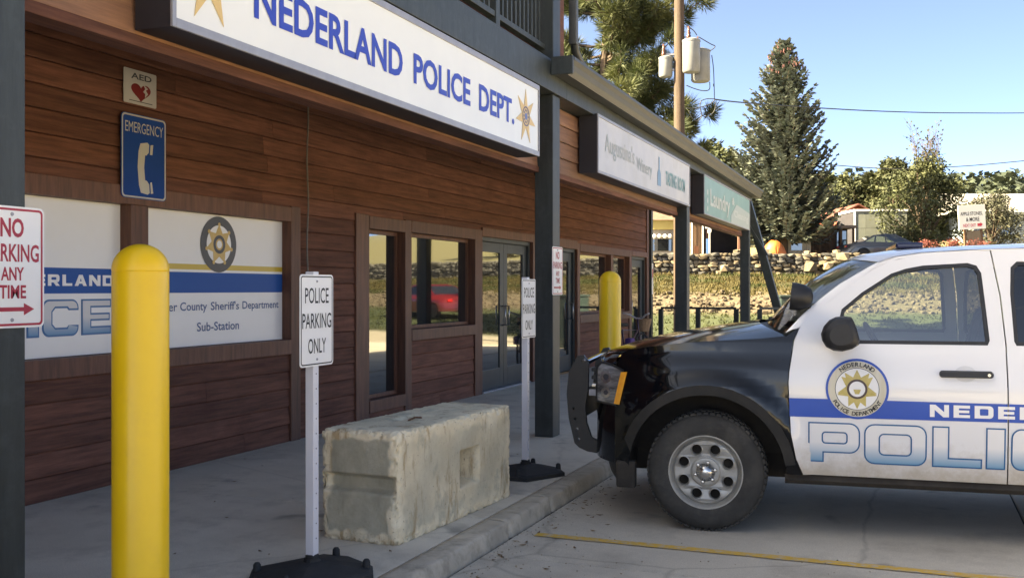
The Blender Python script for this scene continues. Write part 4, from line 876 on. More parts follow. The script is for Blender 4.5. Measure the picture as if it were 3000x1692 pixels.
# front: fascia, grille, bumper, air dam
FS = [(.60, .80), (.78, .80), (.95, .80)]
m = MB(); zs_ = [.395, .48, .58, .68, .78, .90, 1.02]; n_ = 21
for z in zs_:
    for j in range(n_):
        t_ = -1 + 2 * j / (n_ - 1); bul = (.03 if z < .75 else 0) ; s_ = -.79 - bul + (.19 + bul) * abs(t_) ** 4 + .02 * (z - .6); ye = side_y(-.60, max(z, .4)) + .003
        m.v.append((s_, 1 + t_ * (1 - ye), z))
for i in range(len(zs_) - 1):
    for j in range(n_ - 1): m.f.append((i * n_ + j, i * n_ + j + 1, (i + 1) * n_ + j + 1, (i + 1) * n_ + j))
fas = m.build('front_fascia', BPAINT, trk, smooth=40, world=False)
for k in range(4): MB().bbox(-.845, -.775, .52, 1.48, .80 + k * .055, .825 + k * .055, .006).build('grille_bar', CHROME if k == 1 else BPLAS, fas, world=False)
m = MB(); n_ = 21                                         # lower air dam, its corner hanging in front of the wheel
for z, sh in ((.40, 0), (.30, .03), (.235, .07)):
    for j in range(n_):
        t_ = -1 + 2 * j / (n_ - 1); m.v.append((-.74 + sh + .15 * abs(t_) ** 4, 1 + t_ * (.91 - sh * .3), z - (0 if z == .40 else .0)))
for i in range(2):
    for j in range(n_ - 1): m.f.append((i * n_ + j + 1, i * n_ + j, (i + 1) * n_ + j, (i + 1) * n_ + j + 1))
m.build('air_dam', BPLAS, fas, smooth=40, world=False)
for y_ in (.10, TW - .10): MB().bbox(-.59, -.46, y_ - .03, y_ + .05, .24, .42, .02).build('corner_flap', UNDER, fas, world=False)
# push bumper
from_px = [(-.94, 1.075), (-1.005, .96), (-1.02, .80), (-1.005, .63), (-.962, .455), (-.93, .425), (-.87, .40), (-.76, .385), (-.76, .46), (-.84, .50), (-.875, .60), (-.885, .72), (-.865, .84), (-.86, 1.02), (-.895, 1.082)][::-1]
pbo = MB().bbox(-.985, -.955, .54, 1.46, .60, .80, .008).build('push_bumper', BPLAS, trk, world=False)
for y_ in (.50, 1.46): MB().plate(from_px, lambda u, v, w, y_=y_: (u, y_ - w, v), .035, [circ(-.968 + .012 * i, .70 - .072 * i, .0105, 10) for i in range(4)]).build('upright', pm('black_powder_coat', (.010, .010, .012), (.016, .016, .018), sc=20, rough=.4), pbo, world=False)
MB().tube([(-.90, .50, 1.052), (-.88, .53, 1.03), (-.88, 1.0, 1.045), (-.88, 1.47, 1.03), (-.90, 1.5, 1.052)], .021, 10).build('top_tube', pm('tube_enamel', (.05, .05, .055), rough=.12, spec=.8, coat=1), pbo, smooth=True, world=False)
MB().bbox(-.86, -.76, .505, .53, .795, .84, .003).build('bracket', ALU, pbo, world=False)
# floor, wheel wells, interior
MB().bbox(-.45, 4.05, .62, TW - .62, .26, .45, .03).box(.60, 2.36, .1, TW - .1, .40, .46).box(-.6, .55, .42, TW - .42, .46, 1.08).box(3.5, 4.1, .15, TW - .15, .45, .62).build('underbody', UNDER, trk, world=False)
for c in (0, 2.946):
    for a, b in ((.10, .50), (TW - .50, TW - .10)):
        w = MB()
        for i in range(13):
            an = R(-6 + 16 * i)
            for y_ in (a, b): w.v.append((c + .52 * math.cos(an), y_, WC + .52 * math.sin(an)))
        w.f = [(2 * i, 2 * i + 1, 2 * i + 3, 2 * i + 2) for i in range(12)]
        yi = b if a < 1 else a; w.add([(c - .52, yi, .3), (c + .52, yi, .3), (c + .52, yi, .9), (c - .52, yi, .9)], [(0, 1, 2, 3)])
        w.build('wheel_well', UNDER, trk, world=False)
INT = pm('grey_upholstery', (0.121, 0.121, 0.1276), (0.187, 0.187, 0.1936), sc=5, rough=.85)
for y_ in (.55, 1.45):
    st_ = MB().bbox(1.30, 1.80, y_ - .25, y_ + .25, .72, .90, .04).build('seat', INT, trk, world=False)
    b_ = MB().bbox(-.06, .06, y_ - .24, y_ + .24, 0, .56, .05); b_.v = [(1.74 + x + z * .28, y, .86 + z) for x, y, z in b_.v]; b_.build('seat_back', INT, st_, world=False)
    b_ = MB().bbox(-.05, .05, y_ - .13, y_ + .13, .58, .76, .04); b_.v = [(1.76 + x + z * .28, y, .86 + z) for x, y, z in b_.v]; b_.build('headrest', INT, st_, world=False)
MB().bbox(.62, .96, .14, TW - .14, .85, 1.20, .05).build('dashboard', BPLAS, trk, world=False)
MB().lathe([(.18 + .016 * math.cos(R(a)), .016 * math.sin(R(a))) for a in range(0, 361, 45)], 24, Matrix.Translation((1.08, .55, 1.16)) @ Matrix.Rotation(R(62), 4, 'Y'), cap=False).build('steering_wheel', BPLAS, trk, smooth=True, world=False)
MB().bbox(1.95, 1.98, .2, TW - .2, .9, 1.3, .01).build('partition', BPLAS, trk, world=False)
MB().bbox(.62, 3.95, .16, TW - .16, .46, .60, .02).build('floor_pan', INT, trk, world=False)
# tail
m = MB(); zs_ = [.5, .8, 1.2, 1.5, 1.76]; 
for z in zs_:
    for j in range(13): t_ = -1 + 2 * j / 12; s_ = prof(z, [(.5, 4.18), (1.2, 4.18), (1.5, 4.12), (1.76, 4.02)]) - .10 * abs(t_) ** 4; m.v.append((s_, 1 + t_ * (1 - side_y(3.98, z) - .01), z))
for i in range(4):
    for j in range(12): m.f.append((i * 13 + j + 1, i * 13 + j, (i + 1) * 13 + j, (i + 1) * 13 + j + 1))
tg = m.build('tailgate', BPAINT, trk, smooth=40, world=False)
MB().bbox(4.10, 4.26, .10, TW - .10, .46, .68, .03).build('rear_bumper', BPLAS, tg, world=False)
for y_ in (.16, TW - .16): MB().bbox(4.06, 4.155, y_ - .06, y_ + .06, 1.0, 1.5, .015).build('tail_lamp', pm('red_lens', (.35, .01, .01), rough=.2), tg, world=False)
# wheels
def wheel(c, y_face, sg, first=None):
    rot = Matrix.Translation((c, y_face, WC)) @ Matrix.Rotation(R(90) * sg, 4, 'X')
    tp = [(.225, -.02), (.232, .004), (.262, .012), (.318, .010), (.350, -.004), (.368, -.028), (.377, -.06), (.378, -.12), (.377, -.19), (.366, -.228), (.33, -.245), (.26, -.25), (.225, -.23)]
    # local z of the lathe points out of the truck
    t_ = MB().lathe(tp, 64, rot, cap=False).build('wheel', TYRE, trk, smooth=35, world=False)
    tb = MB()
    for i in range(56):
        a = 2 * math.pi * i / 56
        for z0, z1, ph in ((-.018, -.068, 0), (-.078, -.128, .5), (-.138, -.188, 0), (-.196, -.236, .5)):
            a0 = a + ph * 2 * math.pi / 56; w_ = .040
            def q(r_, da, z_): return tuple(rot @ Vector((r_ * math.cos(a0 + da), r_ * math.sin(a0 + da), z_)))
            rr = .385 if z0 < -.07 and z1 > -.19 else .379
            ro = [(.360 if z0 > -.02 else .372), rr]
            v = [q(.365, -w_, z0), q(.365, w_, z0), q(.365, w_, z1), q(.365, -w_, z1), q(rr, -w_ * .9, z0 - .004), q(rr, w_ * .9, z0 - .004), q(rr, w_ * .9, z1 + .004), q(rr, -w_ * .9, z1 + .004)]
            tb.add(v, [(4, 5, 6, 7), (0, 1, 5, 4), (1, 2, 6, 5), (2, 3, 7, 6), (3, 0, 4, 7)])
    tb.build('tread', TYRE, t_, world=False)
    # steel disc with eight round holes
    N_ = 48; hol = [circ(.152 * math.cos(R(22.5 + 45 * i)), .152 * math.sin(R(22.5 + 45 * i)), .0335, 16) for i in range(8)]
    zr = lambda r_: prof(r_, [(0, -.012), (.085, -.012), (.095, -.022), (.115, -.026), (.155, -.018), (.192, -.012), (.206, -.030), (.215, -.012), (.228, .004), (.236, .002)])
    rim = MB(); holc = [[(x, y) for x, y in h] for h in hol]
    def fm(u, v, w): r_ = math.hypot(u, v); return tuple(rot @ Vector((u, v, zr(r_) + w)))
    rim.plate(circ(0, 0, .198, N_), fm, .012, holc + [circ(0, 0, .098, 32)])
    for h, (cx, cy) in zip(hol, [(.152 * math.cos(R(22.5 + 45 * i)), .152 * math.sin(R(22.5 + 45 * i))) for i in range(8)]):
        for (ra, za, rb, zb) in ((.042, 0.001, .0355, .005), (.0355, .005, .0315, -.006), (.0315, -.006, .0305, -.024)):   # rolled lips
            o_ = len(rim.v)
            for (r_, z_) in ((ra, za), (rb, zb)):
                for k in range(16):
                    u, v = cx + r_ * math.cos(2 * math.pi * k / 16), cy + r_ * math.sin(2 * math.pi * k / 16); rim.v.append(tuple(rot @ Vector((u, v, zr(math.hypot(cx, cy)) + z_))))
            for k in range(16): rim.f.append((o_ + k, o_ + (k + 1) % 16, o_ + 16 + (k + 1) % 16, o_ + 16 + k))
    rim.lathe([(.198, zr(.198)), (.203, -.026), (.208, -.030), (.214, -.014), (.222, .000), (.229, .008), (.236, .008), (.238, -.004)], 64, rot, cap=False)
    rim.lathe([(.098, zr(.098)), (.092, -.020), (.088, -.010), (.078, -.008), (.060, -.010)], 40, rot, cap=False)
    ro = rim.build('rim', STEEL, t_, smooth=38, world=False)
    MB().lathe([(.215, -.055), (.001, -.055)], 32, rot).build('brake_drum', UNDER, t_, world=False)
    hb = MB().lathe([(.062, -.012), (.058, .006), (.040, .020), (.034, .030), (.020, .034), (.001, .035)], 24, rot)
    hb.build('hub_cap', CHROME, t_, smooth=45, world=False)
    for i in range(6):
        a = R(60 * i + 15); MB().lathe([(.0125, -.01), (.0125, .014), (.009, .022), (.001, .023)], 10, rot @ Matrix.Translation((.064 * math.cos(a), .064 * math.sin(a), 0))).build('lug_nut', CHROME, t_, smooth=40, world=False)
for c in (0, 2.946): wheel(c, .02, 1); wheel(c, TW - .02, -1)
# livery on the near side (and the far side band)
nd = [o for o in trk.children if o.name.startswith('front_door')]; nr = [o for o in trk.children if o.name.startswith('rear_door')]
fd, fdf = nd[0], nd[1]; rd, rdf = nr[0], nr[1]
for far, a, b in ((False, fd, rd), (True, fdf, rdf)):
    panel('blue_stripe', [(.519, .757), (1.756, .763), (1.757, .872), (.516, .872)], BLUE, a, off=-.002, far=far, depth=0)
    panel('blue_stripe', [(1.766, .763), (2.60, .763), (2.66, .872), (1.766, .872)], BLUE, b, off=-.002, far=far, depth=0)
LG = pm('livery_outline', (.012, .12, .30), rough=.35)
LF = gradmat('livery_gradient', .479, .728, (.80, .79, .79), (.10, .30, .48))
lw_ = [('P', .630, .935), ('O', .958, 1.316), ('L', 1.345, 1.623), ('I', 1.642, 1.749), ('C', 1.778, 2.08), ('E', 2.11, 2.40)]
for ch, a, b in lw_:
    w_, ol, hs = wide(ch); f = lambda q: [(lerp(a, b, u / w_), .479 + v * .249) for u, v in q]
    ol2, hs2 = f(ol), [f(q) for q in hs]; par = fd if a < 1.76 else rd
    panel('letter_outline', ol2, LG, par, hs2, off=-.0025, depth=0)
    panel('letter_fill', inset_poly(ol2, .0085), LF, par, [inset_poly(q, -.0085) for q in hs2], off=-.0045, depth=0)
for ol, hs in wide_word('NEDERLAND', 1.331, .783, .074, 1.10, .32):
    panel('lettering', ol, WHITE, fd if ol[0][0] < 1.74 else rd, hs, off=-.0045, depth=0)
EC = (.917, .938)
em = panel('emblem', circ(*EC, .184, 48), BLUE, fd, [circ(*EC, .170, 48)], off=-.005, depth=0)
panel('emblem_field', circ(*EC, .171, 48), pm('emblem_cream', (.62, .56, .42), (.68, .64, .54), sc=6, rough=.35, stretch=(6, 1, .3)), fd, off=-.0045, depth=0)
panel('emblem_ring', circ(*EC, .129, 40), DGREY, fd, [circ(*EC, .1255, 40)], off=-.006, depth=0)
panel('emblem_disc', circ(*EC, .1255, 40), WHITE, fd, off=-.0055, depth=0)
panel('emblem_star', star(*EC, .122, .058, 5, -90), pm('emblem_gold', (.52, .40, .10), (.62, .50, .18), sc=25, rough=.35), fd, off=-.007, depth=0)
panel('emblem_star', star(*EC, .118, .066, 7, 90), MATS['emblem_gold'], fd, off=-.0066, depth=0)
panel('emblem_centre', circ(*EC, .060, 32), pm('emblem_brown', (.07, .04, .035), rough=.4), fd, off=-.009, depth=0)
panel('emblem_centre_disc', circ(*EC, .047, 28), WHITE, fd, off=-.011, depth=0)
panel('emblem_centre_mark', [(EC[0] - .022, EC[1] - .002), (EC[0] + .022, EC[1] - .002), (EC[0] + .012, EC[1] - .03), (EC[0] - .012, EC[1] - .03)][::-1], MATS['emblem_gold'], fd, off=-.013, depth=0)
def arc_text(word, r_, a0, a1, h, flip=False):
    m = MB(); n_ = len(word)
    for i, ch in enumerate(word):
        if ch == ' ': continue
        an = R(lerp(a0, a1, (i + .5) / n_)); vs, fs = text2d(ch, .02)
        ax, bx = min(v[0] for v in vs), max(v[0] for v in vs); rr = an - math.pi / 2 + (math.pi if flip else 0)
        for_v = []
        for u, v in vs:
            uu, vv = (u - (ax + bx) / 2) * h / .72, (v - .36) * h / .72
            x, z = EC[0] + r_ * math.cos(an) + uu * math.cos(rr) - vv * math.sin(rr), EC[1] + r_ * math.sin(an) + uu * math.sin(rr) + vv * math.cos(rr)
            for_v.append((x, side_y(x, z) - .0085, z))
        m.add(for_v, fs)
    return m
arc_text('NEDERLAND', .150, 132, 48, .026).build('emblem_lettering', BLACKV, fd, world=False)
arc_text('POLICE DEPARTMENT', .150, 208, 332, .025, True).build('emblem_lettering', BLACKV, fd, world=False)

# ------------------------------------------------------------------ things around the far end of the walk
def W3(px, d, z): x, y = at(px, d); return Vector((x, y, z))
bx, by = at(1838, 17.6)
bk = thing('bicycle', 'bicycle with white handlebar and wicker basket leaning by the far shop wall', 'bicycle', (bx, by, .1), R(75))
BF = pm('bike_frame', (.05, .02, .06), rough=.35, coat=.5); BW = pm('bike_white', (.62, .60, .62), rough=.4); BR = pm('bike_tyre', (.015, .015, .016), rough=.8)
for x_ in (-.5, .5):
    w_ = MB().lathe([(.315 + .018 * math.cos(R(a)), .018 * math.sin(R(a))) for a in range(0, 361, 60)], 32, Matrix.Translation((x_, 0, .335)) @ Matrix.Rotation(R(90), 4, 'X'), cap=False).build('wheel', BR, bk, smooth=True, world=False)
    s_ = MB()
    for i in range(12): a = R(30 * i); s_.tube([(x_, .015 * (-1) ** i, .335), (x_ + .30 * math.cos(a), 0, .335 + .30 * math.sin(a))], .0025, 3)
    s_.build('spokes', ALU, w_, world=False)
MB().tube([(-.5, 0, .335), (-.08, 0, .30), (.36, 0, .72), (-.18, 0, .74), (-.08, 0, .30)], .016, 8).tube([(-.5, 0, .335), (-.18, 0, .74)], .012, 8).tube([(.5, 0, .335), (.40, 0, .70), (.36, 0, .92)], .015, 8).build('frame', BF, bk, smooth=True, world=False)
MB().tube([(.30, .26, 1.02), (.36, .16, .99), (.40, .06, .93), (.40, -.06, .93), (.36, -.16, .99), (.30, -.26, 1.02)], .016, 8).build('handlebar', BW, bk, smooth=True, world=False)
MB().bbox(-.30, -.06, -.07, .07, .80, .86, .03).build('saddle', BR, bk, world=False)
bs = MB().lathe([(.10, .70), (.15, .92), (.158, .92), (.108, .69)], 14, Matrix.Translation((.56, 0, 0))).build('basket', pm('wicker', (.20, .12, .07), (.32, .21, .13), sc=40, rough=.9), bk, world=False)
MB().bbox(-.14, .02, -.15, -.02, .44, .60, .04).build('pannier', pm('purple_cloth', (.10, .05, .20), rough=.8), bk, world=False)
cx_, cy_ = at(2318, 25)
cb = thing('utility_cabinet', 'dark green utility cabinet on the grass past the end of the walk', 'cabinet', (cx_, cy_, 0), TH)
CG = pm('cabinet_green', (.018, .032, .030), (.026, .042, .038), sc=4, rough=.5)
MB().bbox(-.33, .33, -.3, .3, -.03, 1.34, .02).build('body', CG, cb, world=False); MB().bbox(-.36, .36, -.33, .33, 1.342, 1.40, .015).build('lid', CG, cb, world=False); MB().bbox(-.28, .28, -.312, -.302, .1, 1.25, .004).build('door', CG, cb, world=False)
# notices at the far corner of the building
t = thing('notice', 'small white notice fixed to the far corner post of the building', 'notice', (-5.44, 22.36, 1.5))
MB().box(-5.438, -5.43, 22.30, 22.42, 1.43, 2.13).build('sheet', WHITE, t); MB().box(-5.4299, -5.4285, 22.32, 22.40, 1.8, 2.0).build('print', REDV, t)

# ------------------------------------------------------------------ utility pole with transformers
pxp, pyp = at(1990, 25)
pole = thing('utility_pole', 'tall brown wooden utility pole carrying three grey transformers', 'utility pole', (pxp, pyp, -.05))
PW = pm('pole_wood', (.042, .026, .018), (.082, .052, .036), sc=4, rough=.85, bump=.3, bsc=30, stretch=(6, 6, .4))
MB().tube([(0, 0, 0), (0, 0, 4.5), (0, 0, 9.6)], [.145, .138, .12], 14).build('pole', PW, pole, smooth=60, world=False)
rl = Vector((RX.x, RX.y, 0)); fl_ = Vector((FX.x, FX.y, 0))
GREYT = pm('transformer_grey', (0.16, 0.164, 0.168), (0.2, 0.204, 0.204), sc=5, rough=.45); CER = pm('brown_porcelain', (.10, .04, .03), rough=.3)
def can(ox, oy, z0, z1, r, nb):
    M = Matrix.Translation(rl * ox + fl_ * oy)
    c_ = MB().lathe([(r * .86, z0), (r, z0 + .04), (r, z1 - .05), (r * 1.04, z1 - .045), (r * 1.04, z1), (r * .5, z1 + .05), (.001, z1 + .055)], 22, M).build('transformer', GREYT, pole, smooth=40, world=False)
    for i in range(nb):
        a = 2.2 + i * 2.1; q = M @ Vector((r * .55 * math.cos(a), r * .55 * math.sin(a), z1 + .02))
        b_ = MB().lathe([(.045, 0), (.05, .06), (.03, .08), (.045, .12), (.025, .15), (.04, .19), (.02, .22), (.02, .30), (.001, .31)], 10, Matrix.Translation(q)).build('bushing', CER, c_, smooth=True, world=False)
    MB().bbox(-.03, .03, -.03, .03, z0 + .2, z0 + .5, .004)
    return c_
zz = lambda py: zat(py, 25) + .05
can(.24, -.33, zz(221), zz(128), .215, 2); can(.54, .05, zz(239), zz(147), .235, 2); can(-.33, .05, zz(225), zz(168), .17, 2)
for z in (zz(160), zz(205)): MB().bbox(-.035, .035, -.035, .035, z - .03, z + .03, .004).tube([tuple(rl * -.33 + Vector((0, 0, z))), tuple(rl * .5 + Vector((0, 0, z)))], .03, 4).build('mounting_bracket', ALU, pole, world=False)
MB().tube([(0, 0, zz(10)), tuple(rl * -.42 + Vector((0, 0, zz(-55))))], .045, 4).tube([(0, 0, zz(10)), tuple(rl * .42 + Vector((0, 0, zz(-55))))], .045, 4).build('crossarm_brace', PW, pole, world=False)
MB().tube([tuple(rl * -.9 + Vector((0, 0, zz(-60)))), tuple(rl * .9 + Vector((0, 0, zz(-60))))], .06, 4).build('crossarm', PW, pole, world=False)
WIREM = pm('black_wire', (.02, .021, .024), rough=.5)
def wire(pts, r_, name, parent=None, sub=6, **kw):
    P_ = [Vector(p) for p in pts]; o = []
    for i in range(len(P_) - 1):
        p0, p1, p2, p3 = P_[max(i - 1, 0)], P_[i], P_[i + 1], P_[min(i + 2, len(P_) - 1)]
        for k in range(sub):
            t_ = k / sub; o.append(.5 * ((2 * p1) + (p2 - p0) * t_ + (2 * p0 - 5 * p1 + 4 * p2 - p3) * t_ ** 2 + (3 * p1 - p0 - 3 * p2 + p3) * t_ ** 3))
    return MB().tube(o + [P_[-1]], r_, 5).build(name, WIREM, parent, smooth=True, **kw)
def pw(px, py, d): x, y = at(px, d); return (x, y, zat(py, d))
for ps in ([(2046, 108), (2080, 128), (2095, 137), (2080, 150)], [(2010, 78), (2030, 88), (2042, 104)], [(2085, 162), (2090, 200), (2092, 250), (2093, 290)], [(2079, 240), (2078, 262), (2060, 266), (2035, 260), (2010, 250)],
           [(2093, 290), (2070, 290), (2053, 298), (2052, 320), (2060, 340), (2080, 338), (2094, 322), (2096, 300)], [(2010, 318), (2045, 316), (2080, 305), (2095, 292)], [(2018, 325), (2028, 345), (2043, 355), (2055, 342), (2053, 320)], [(2090, 246), (2091, 254)]):
    wire([pw(a, b, 24.8) for a, b in ps], .012, 'loop_wire', pole)
wire([pw(2093, 291, 25), pw(2160, 299, 26.5), pw(2290, 309, 29), pw(2410, 317, 31), pw(2560, 325, 33.5), pw(2720, 330, 36), pw(2860, 331, 38.5), pw(3000, 331, 41), pw(3300, 327, 47)], .019, 'service_cable', label='twisted dark service cable running from the pole across the sky', cat='cable')
wire([pw(2380, 478, 66), pw(2600, 494, 66), pw(2800, 488, 66), pw(3000, 471, 66), pw(3300, 440, 66)], .03, 'telephone_wire', label='thin wire crossing low over the white building at right', cat='wire')

# ------------------------------------------------------------------ stone retaining wall on the bank
SG = [pm('fieldstone', (0.0465, 0.0446, 0.0434), (0.1147, 0.1054, 0.093), sc=2.2, rough=.95, bump=.3, bsc=9, rnd=.45, coord='Position'), pm('tan_fieldstone', (0.124, 0.093, 0.062), (0.1984, 0.1612, 0.1116), sc=2.2, rough=.95, bump=.3, bsc=9, rnd=.3, coord='Position')]
def rock(seed, mat, sub=1):
    bm = bmesh.new(); bmesh.ops.create_icosphere(bm, subdivisions=sub, radius=.5); rr = random.Random(seed)
    for v in bm.verts:
        v.co = Vector([math.copysign(abs(c) ** .62 * .5 ** .38, c) for c in v.co]); v.co *= 1 + rr.uniform(-.24, .2)
    m = MB().bm(bm); return m
rocks = [rock(i, None) for i in range(6)]; rock_me = [r_.mesh('stone', SG[0 if i < 4 else 1]) for i, r_ in enumerate(rocks)]
sw = thing('stone_wall', 'dry stone retaining wall running along the top of the grassy bank', 'stone wall', tuple(FX * 47.4 + RX * 13 + Vector((0, 0, 2.2))))
MB().add([tuple(FX * d + RX * l + Vector((0, 0, z))) for d, l, z in ((47.36, -22, 2.0), (47.36, 58, 2.0), (47.36, 58, 3.2), (47.36, -22, 3.2), (47.7, -22, 3.2), (47.7, 58, 3.2))], [(0, 1, 2, 3), (3, 2, 5, 4)]).build('wall_core', pm('dark_gap', (.035, .03, .026), rough=.95), sw)
r3 = random.Random(11)
far_st = MB()
def put_stone(l, z, w, h, d, k, single):
    M = Matrix.Translation(FX * d + RX * l + Vector((0, 0, z))) @ Matrix.Rotation(TH + r3.uniform(-.2, .2), 4, 'Z') @ Matrix.Rotation(r3.uniform(-.15, .15), 4, 'Y') @ Matrix.Diagonal((w, w * .8, h, 1))
    if single:
        o = bpy.data.objects.new('stone', rock_me[k]); link(o, sw); o.matrix_basis = M
    else:
        rk = rocks[k]; far_st.add([M @ Vector(v) for v in rk.v], rk.f)
for row in range(6):
    l = -20 + r3.random(); z = 2.30 + row * .168
    while l < 56:
        w = r3.uniform(.17, .50); h = r3.uniform(.15, .25); vis = 5.8 < l < 20.6
        put_stone(l + w / 2, z + r3.uniform(-.04, .04), w * 1.08, h, 47.34 + r3.uniform(-.05, .06), r3.randrange(6) if r3.random() > .15 else 5, vis); l += w
far_st.build('far_stones', SG[0], sw, kind='stuff')
for px_, py_, w_ in ((2180, 738, .55), (2160, 742, .4), (2125, 786, .55), (2365, 733, .3), (2450, 740, .42), (2468, 752, .7), (2377, 782, .75), (2240, 745, .5), (2110, 800, .4), (2430, 780, .6)):
    d_ = 47.0 if py_ > 745 else 47.7; x_, y_ = at(px_, d_); o = bpy.data.objects.new('boulder', rocks[px_ % 6].mesh('boulder', SG[1])); link(o, None, label='', cat='')
    o.location = (x_, y_, (zat(py_, d_) if py_ > 745 else 3.2 + w_ * .2)); o.scale = (w_, w_ * .8, w_ * .75); o.rotation_euler = (0, 0, px_ * .7)
    o['category'] = 'boulder'; o['group'] = 'pale boulders along the stone wall'
    o['label'] = {2180: 'pale boulder on the wall top beside the end porch post', 2160: 'small pale stone on the wall top left of the end porch post', 2125: 'white boulder at the foot of the stone wall between the porch posts', 2365: 'small pale boulder on the wall top left of the dark sedan', 2450: 'rounded pale boulder on the wall top in front of the sedan', 2468: 'large tan boulder set high in the stone wall below the sedan', 2377: 'big cream boulder low in the stone wall left of the truck', 2240: 'pale boulder on the wall top behind the slanted strut', 2110: 'small pale boulder on the grass under the stone wall', 2430: 'light grey boulder low in the wall near the truck windshield'}[px_]
# rubble, grass on the bank
rub = MB(); r4 = random.Random(5)
for i in range(2600):
    d_ = r4.uniform(36.2, 40.8); l = r4.uniform(2, 34); p = FX * d_ + RX * l; s_ = r4.choice((.06, .08, .1, .14, .2)); rk = rocks[r4.randrange(6)]
    M = Matrix.Translation((p.x, p.y, terr(p.x, p.y) + s_ * .2)) @ Matrix.Rotation(r4.random() * 6, 4, 'Z') @ Matrix.Diagonal((s_ * 1.3, s_, s_ * .8, 1)); rub.add([M @ Vector(v) for v in rk.v], rk.f)
rub.build('rubble', pm('pale_rubble', (0.072, 0.054, 0.036), (0.12, 0.093, 0.066), sc=3, rough=.95, coord='Position'), kind='stuff', label='loose pale rubble covering the lower bank', cat='rubble')
gr_ = MB(); gr2_ = MB()
for i in range(21000):
    u = r4.random(); d_ = r4.uniform(40.0, 47.2) if u < .62 else (r4.uniform(29, 36.3) if u < .9 else r4.uniform(47.7, 55)); l = r4.uniform(1, 40); p = FX * d_ + RX * l; z = terr(p.x, p.y)
    h = r4.uniform(.07, .22) * (.6 if d_ < 36.4 else 1); tgt = gr2_ if (d_ < 36.4 or noise.noise(Vector((l * .35, d_ * .6, 2))) > .12) else gr_
    for q in range(2):
        a = r4.random() * 6.28; w = .035; o_ = Vector((r4.uniform(-.1, .1), r4.uniform(-.1, .1), 0)); b0 = Vector((p.x, p.y, z - .02)) + o_
        tgt.add([b0 + Vector((math.cos(a) * w, math.sin(a) * w, 0)), b0 - Vector((math.cos(a) * w, math.sin(a) * w, 0)), b0 + Vector((r4.uniform(-.12, .12), r4.uniform(-.12, .12), h))], [(0, 1, 2)])
gr_.build('dry_grass', pm('dry_grass', (0.057, 0.045, 0.0132), (0.087, 0.069, 0.0228), sc=1.5, rough=.9, coord='Position', trans=.3), kind='stuff', label='dry yellow grass covering the sunny bank', cat='grass')
gr2_.build('green_grass', pm('green_grass', (0.0252, 0.0336, 0.007), (0.049, 0.0532, 0.0126), sc=1.5, rough=.9, coord='Position', trans=.3), kind='stuff', label='short green grass on the lawn and bank', cat='grass')

# ------------------------------------------------------------------ trees
def card(m, p, dirv, ln, wd, up):
    sd = dirv.cross(up); sd = sd.normalized() * wd if sd.length > 1e-5 else Vector((wd, 0, 0)); mid = p + dirv * ln * .45
    m.add([p, mid + sd, p + dirv * ln, mid - sd], [(0, 1, 2, 3)])
def conifer(h, r, seed, nw=34, nbk=(6, 13), twig=.26, bare=.05, wd=.05):
    rr = random.Random(seed); cr_ = MB(); tk = MB(); cn = MB()
    tk.tube([(0, 0, -.3), (0, 0, h * .5), (0, 0, h * .97)], [h * .017, h * .011, .015], 9)
    for i in range(nw):
        t_ = (i + rr.random() * .6) / nw; z = h * (bare + (1 - bare) * t_); rad = r * ((1 - t_) ** .8) * (.85 + .3 * rr.random()) + .12
        nb = int(nbk[0] + (nbk[1] - nbk[0]) * (1 - t_))
        for b in range(nb):
            az = rr.random() * 6.283; L_ = rad * rr.uniform(.7, 1.12); out = Vector((math.cos(az), math.sin(az), 0)); sdv = Vector((-out.y, out.x, 0))
            n_ = max(3, int(L_ / .17)); prev = None; lift = lerp(-.12, .75, t_ ** .8); pts = []
            for k in range(n_ + 1):
                u = k / n_; pts.append(Vector((0, 0, z)) + out * L_ * u + Vector((0, 0, L_ * (lift * u - .30 * (1 - t_) * math.sin(u * 2.6) + .28 * u * u))))
            if L_ > .5: tk.tube(pts, [lerp(.035, .008, k / n_) * h / 11 for k in range(n_ + 1)], 4, False)
            for k in range(1, n_ + 1):
                u = k / n_; tg_ = (pts[k] - pts[k - 1]).normalized(); l_ = twig * lerp(1.15, .7, u) * rr.uniform(.7, 1.2)
                for q in range(4):
                    a = rr.uniform(-1, 1); dv = (tg_ * rr.uniform(.5, 1) + sdv * (1.0 if q % 2 else -1.0) * rr.uniform(.25, .9) + Vector((0, 0, rr.uniform(-.55, .25)))).normalized()
                    card(cr_, pts[k] - tg_ * rr.random() * .15, dv, l_, wd * rr.uniform(.8, 1.3), Vector((rr.uniform(-.5, .5), rr.uniform(-.5, .5), 1)))
            if t_ > .78 and rr.random() < .5:
                for q in range(3):
                    p = pts[-1] + Vector((rr.uniform(-.08, .08), rr.uniform(-.08, .08), rr.uniform(-.1, .04))); cn.tube([p, p - Vector((0, 0, .14))], [.03, .014], 5)
    for k in range(16):
        a = rr.random() * 6.28; card(cr_, Vector((0, 0, h * (.95 + .004 * k))), Vector((math.cos(a) * .5, math.sin(a) * .5, 1)).normalized(), .3, .03, Vector((1, 0, .2)))
    return cr_, tk, cn
BARK = pm('bark', (.045, .03, .022), (.10, .07, .05), sc=6, rough=.95, bump=.4, bsc=20, stretch=(3, 3, .6))
SPR = pm('blue_spruce_needles', (0.0612, 0.0792, 0.0662), (0.1296, 0.1404, 0.108), sc=1.6, rough=.75, trans=.12, detail=3)
x_, y_ = at(2296, 53); zb = terr(x_, y_); h_ = zat(128, 53) - zb
sp_t = thing('spruce_tree', 'tall blue spruce with reddish cones at its tip standing behind the porch', 'tree', (x_, y_, zb))
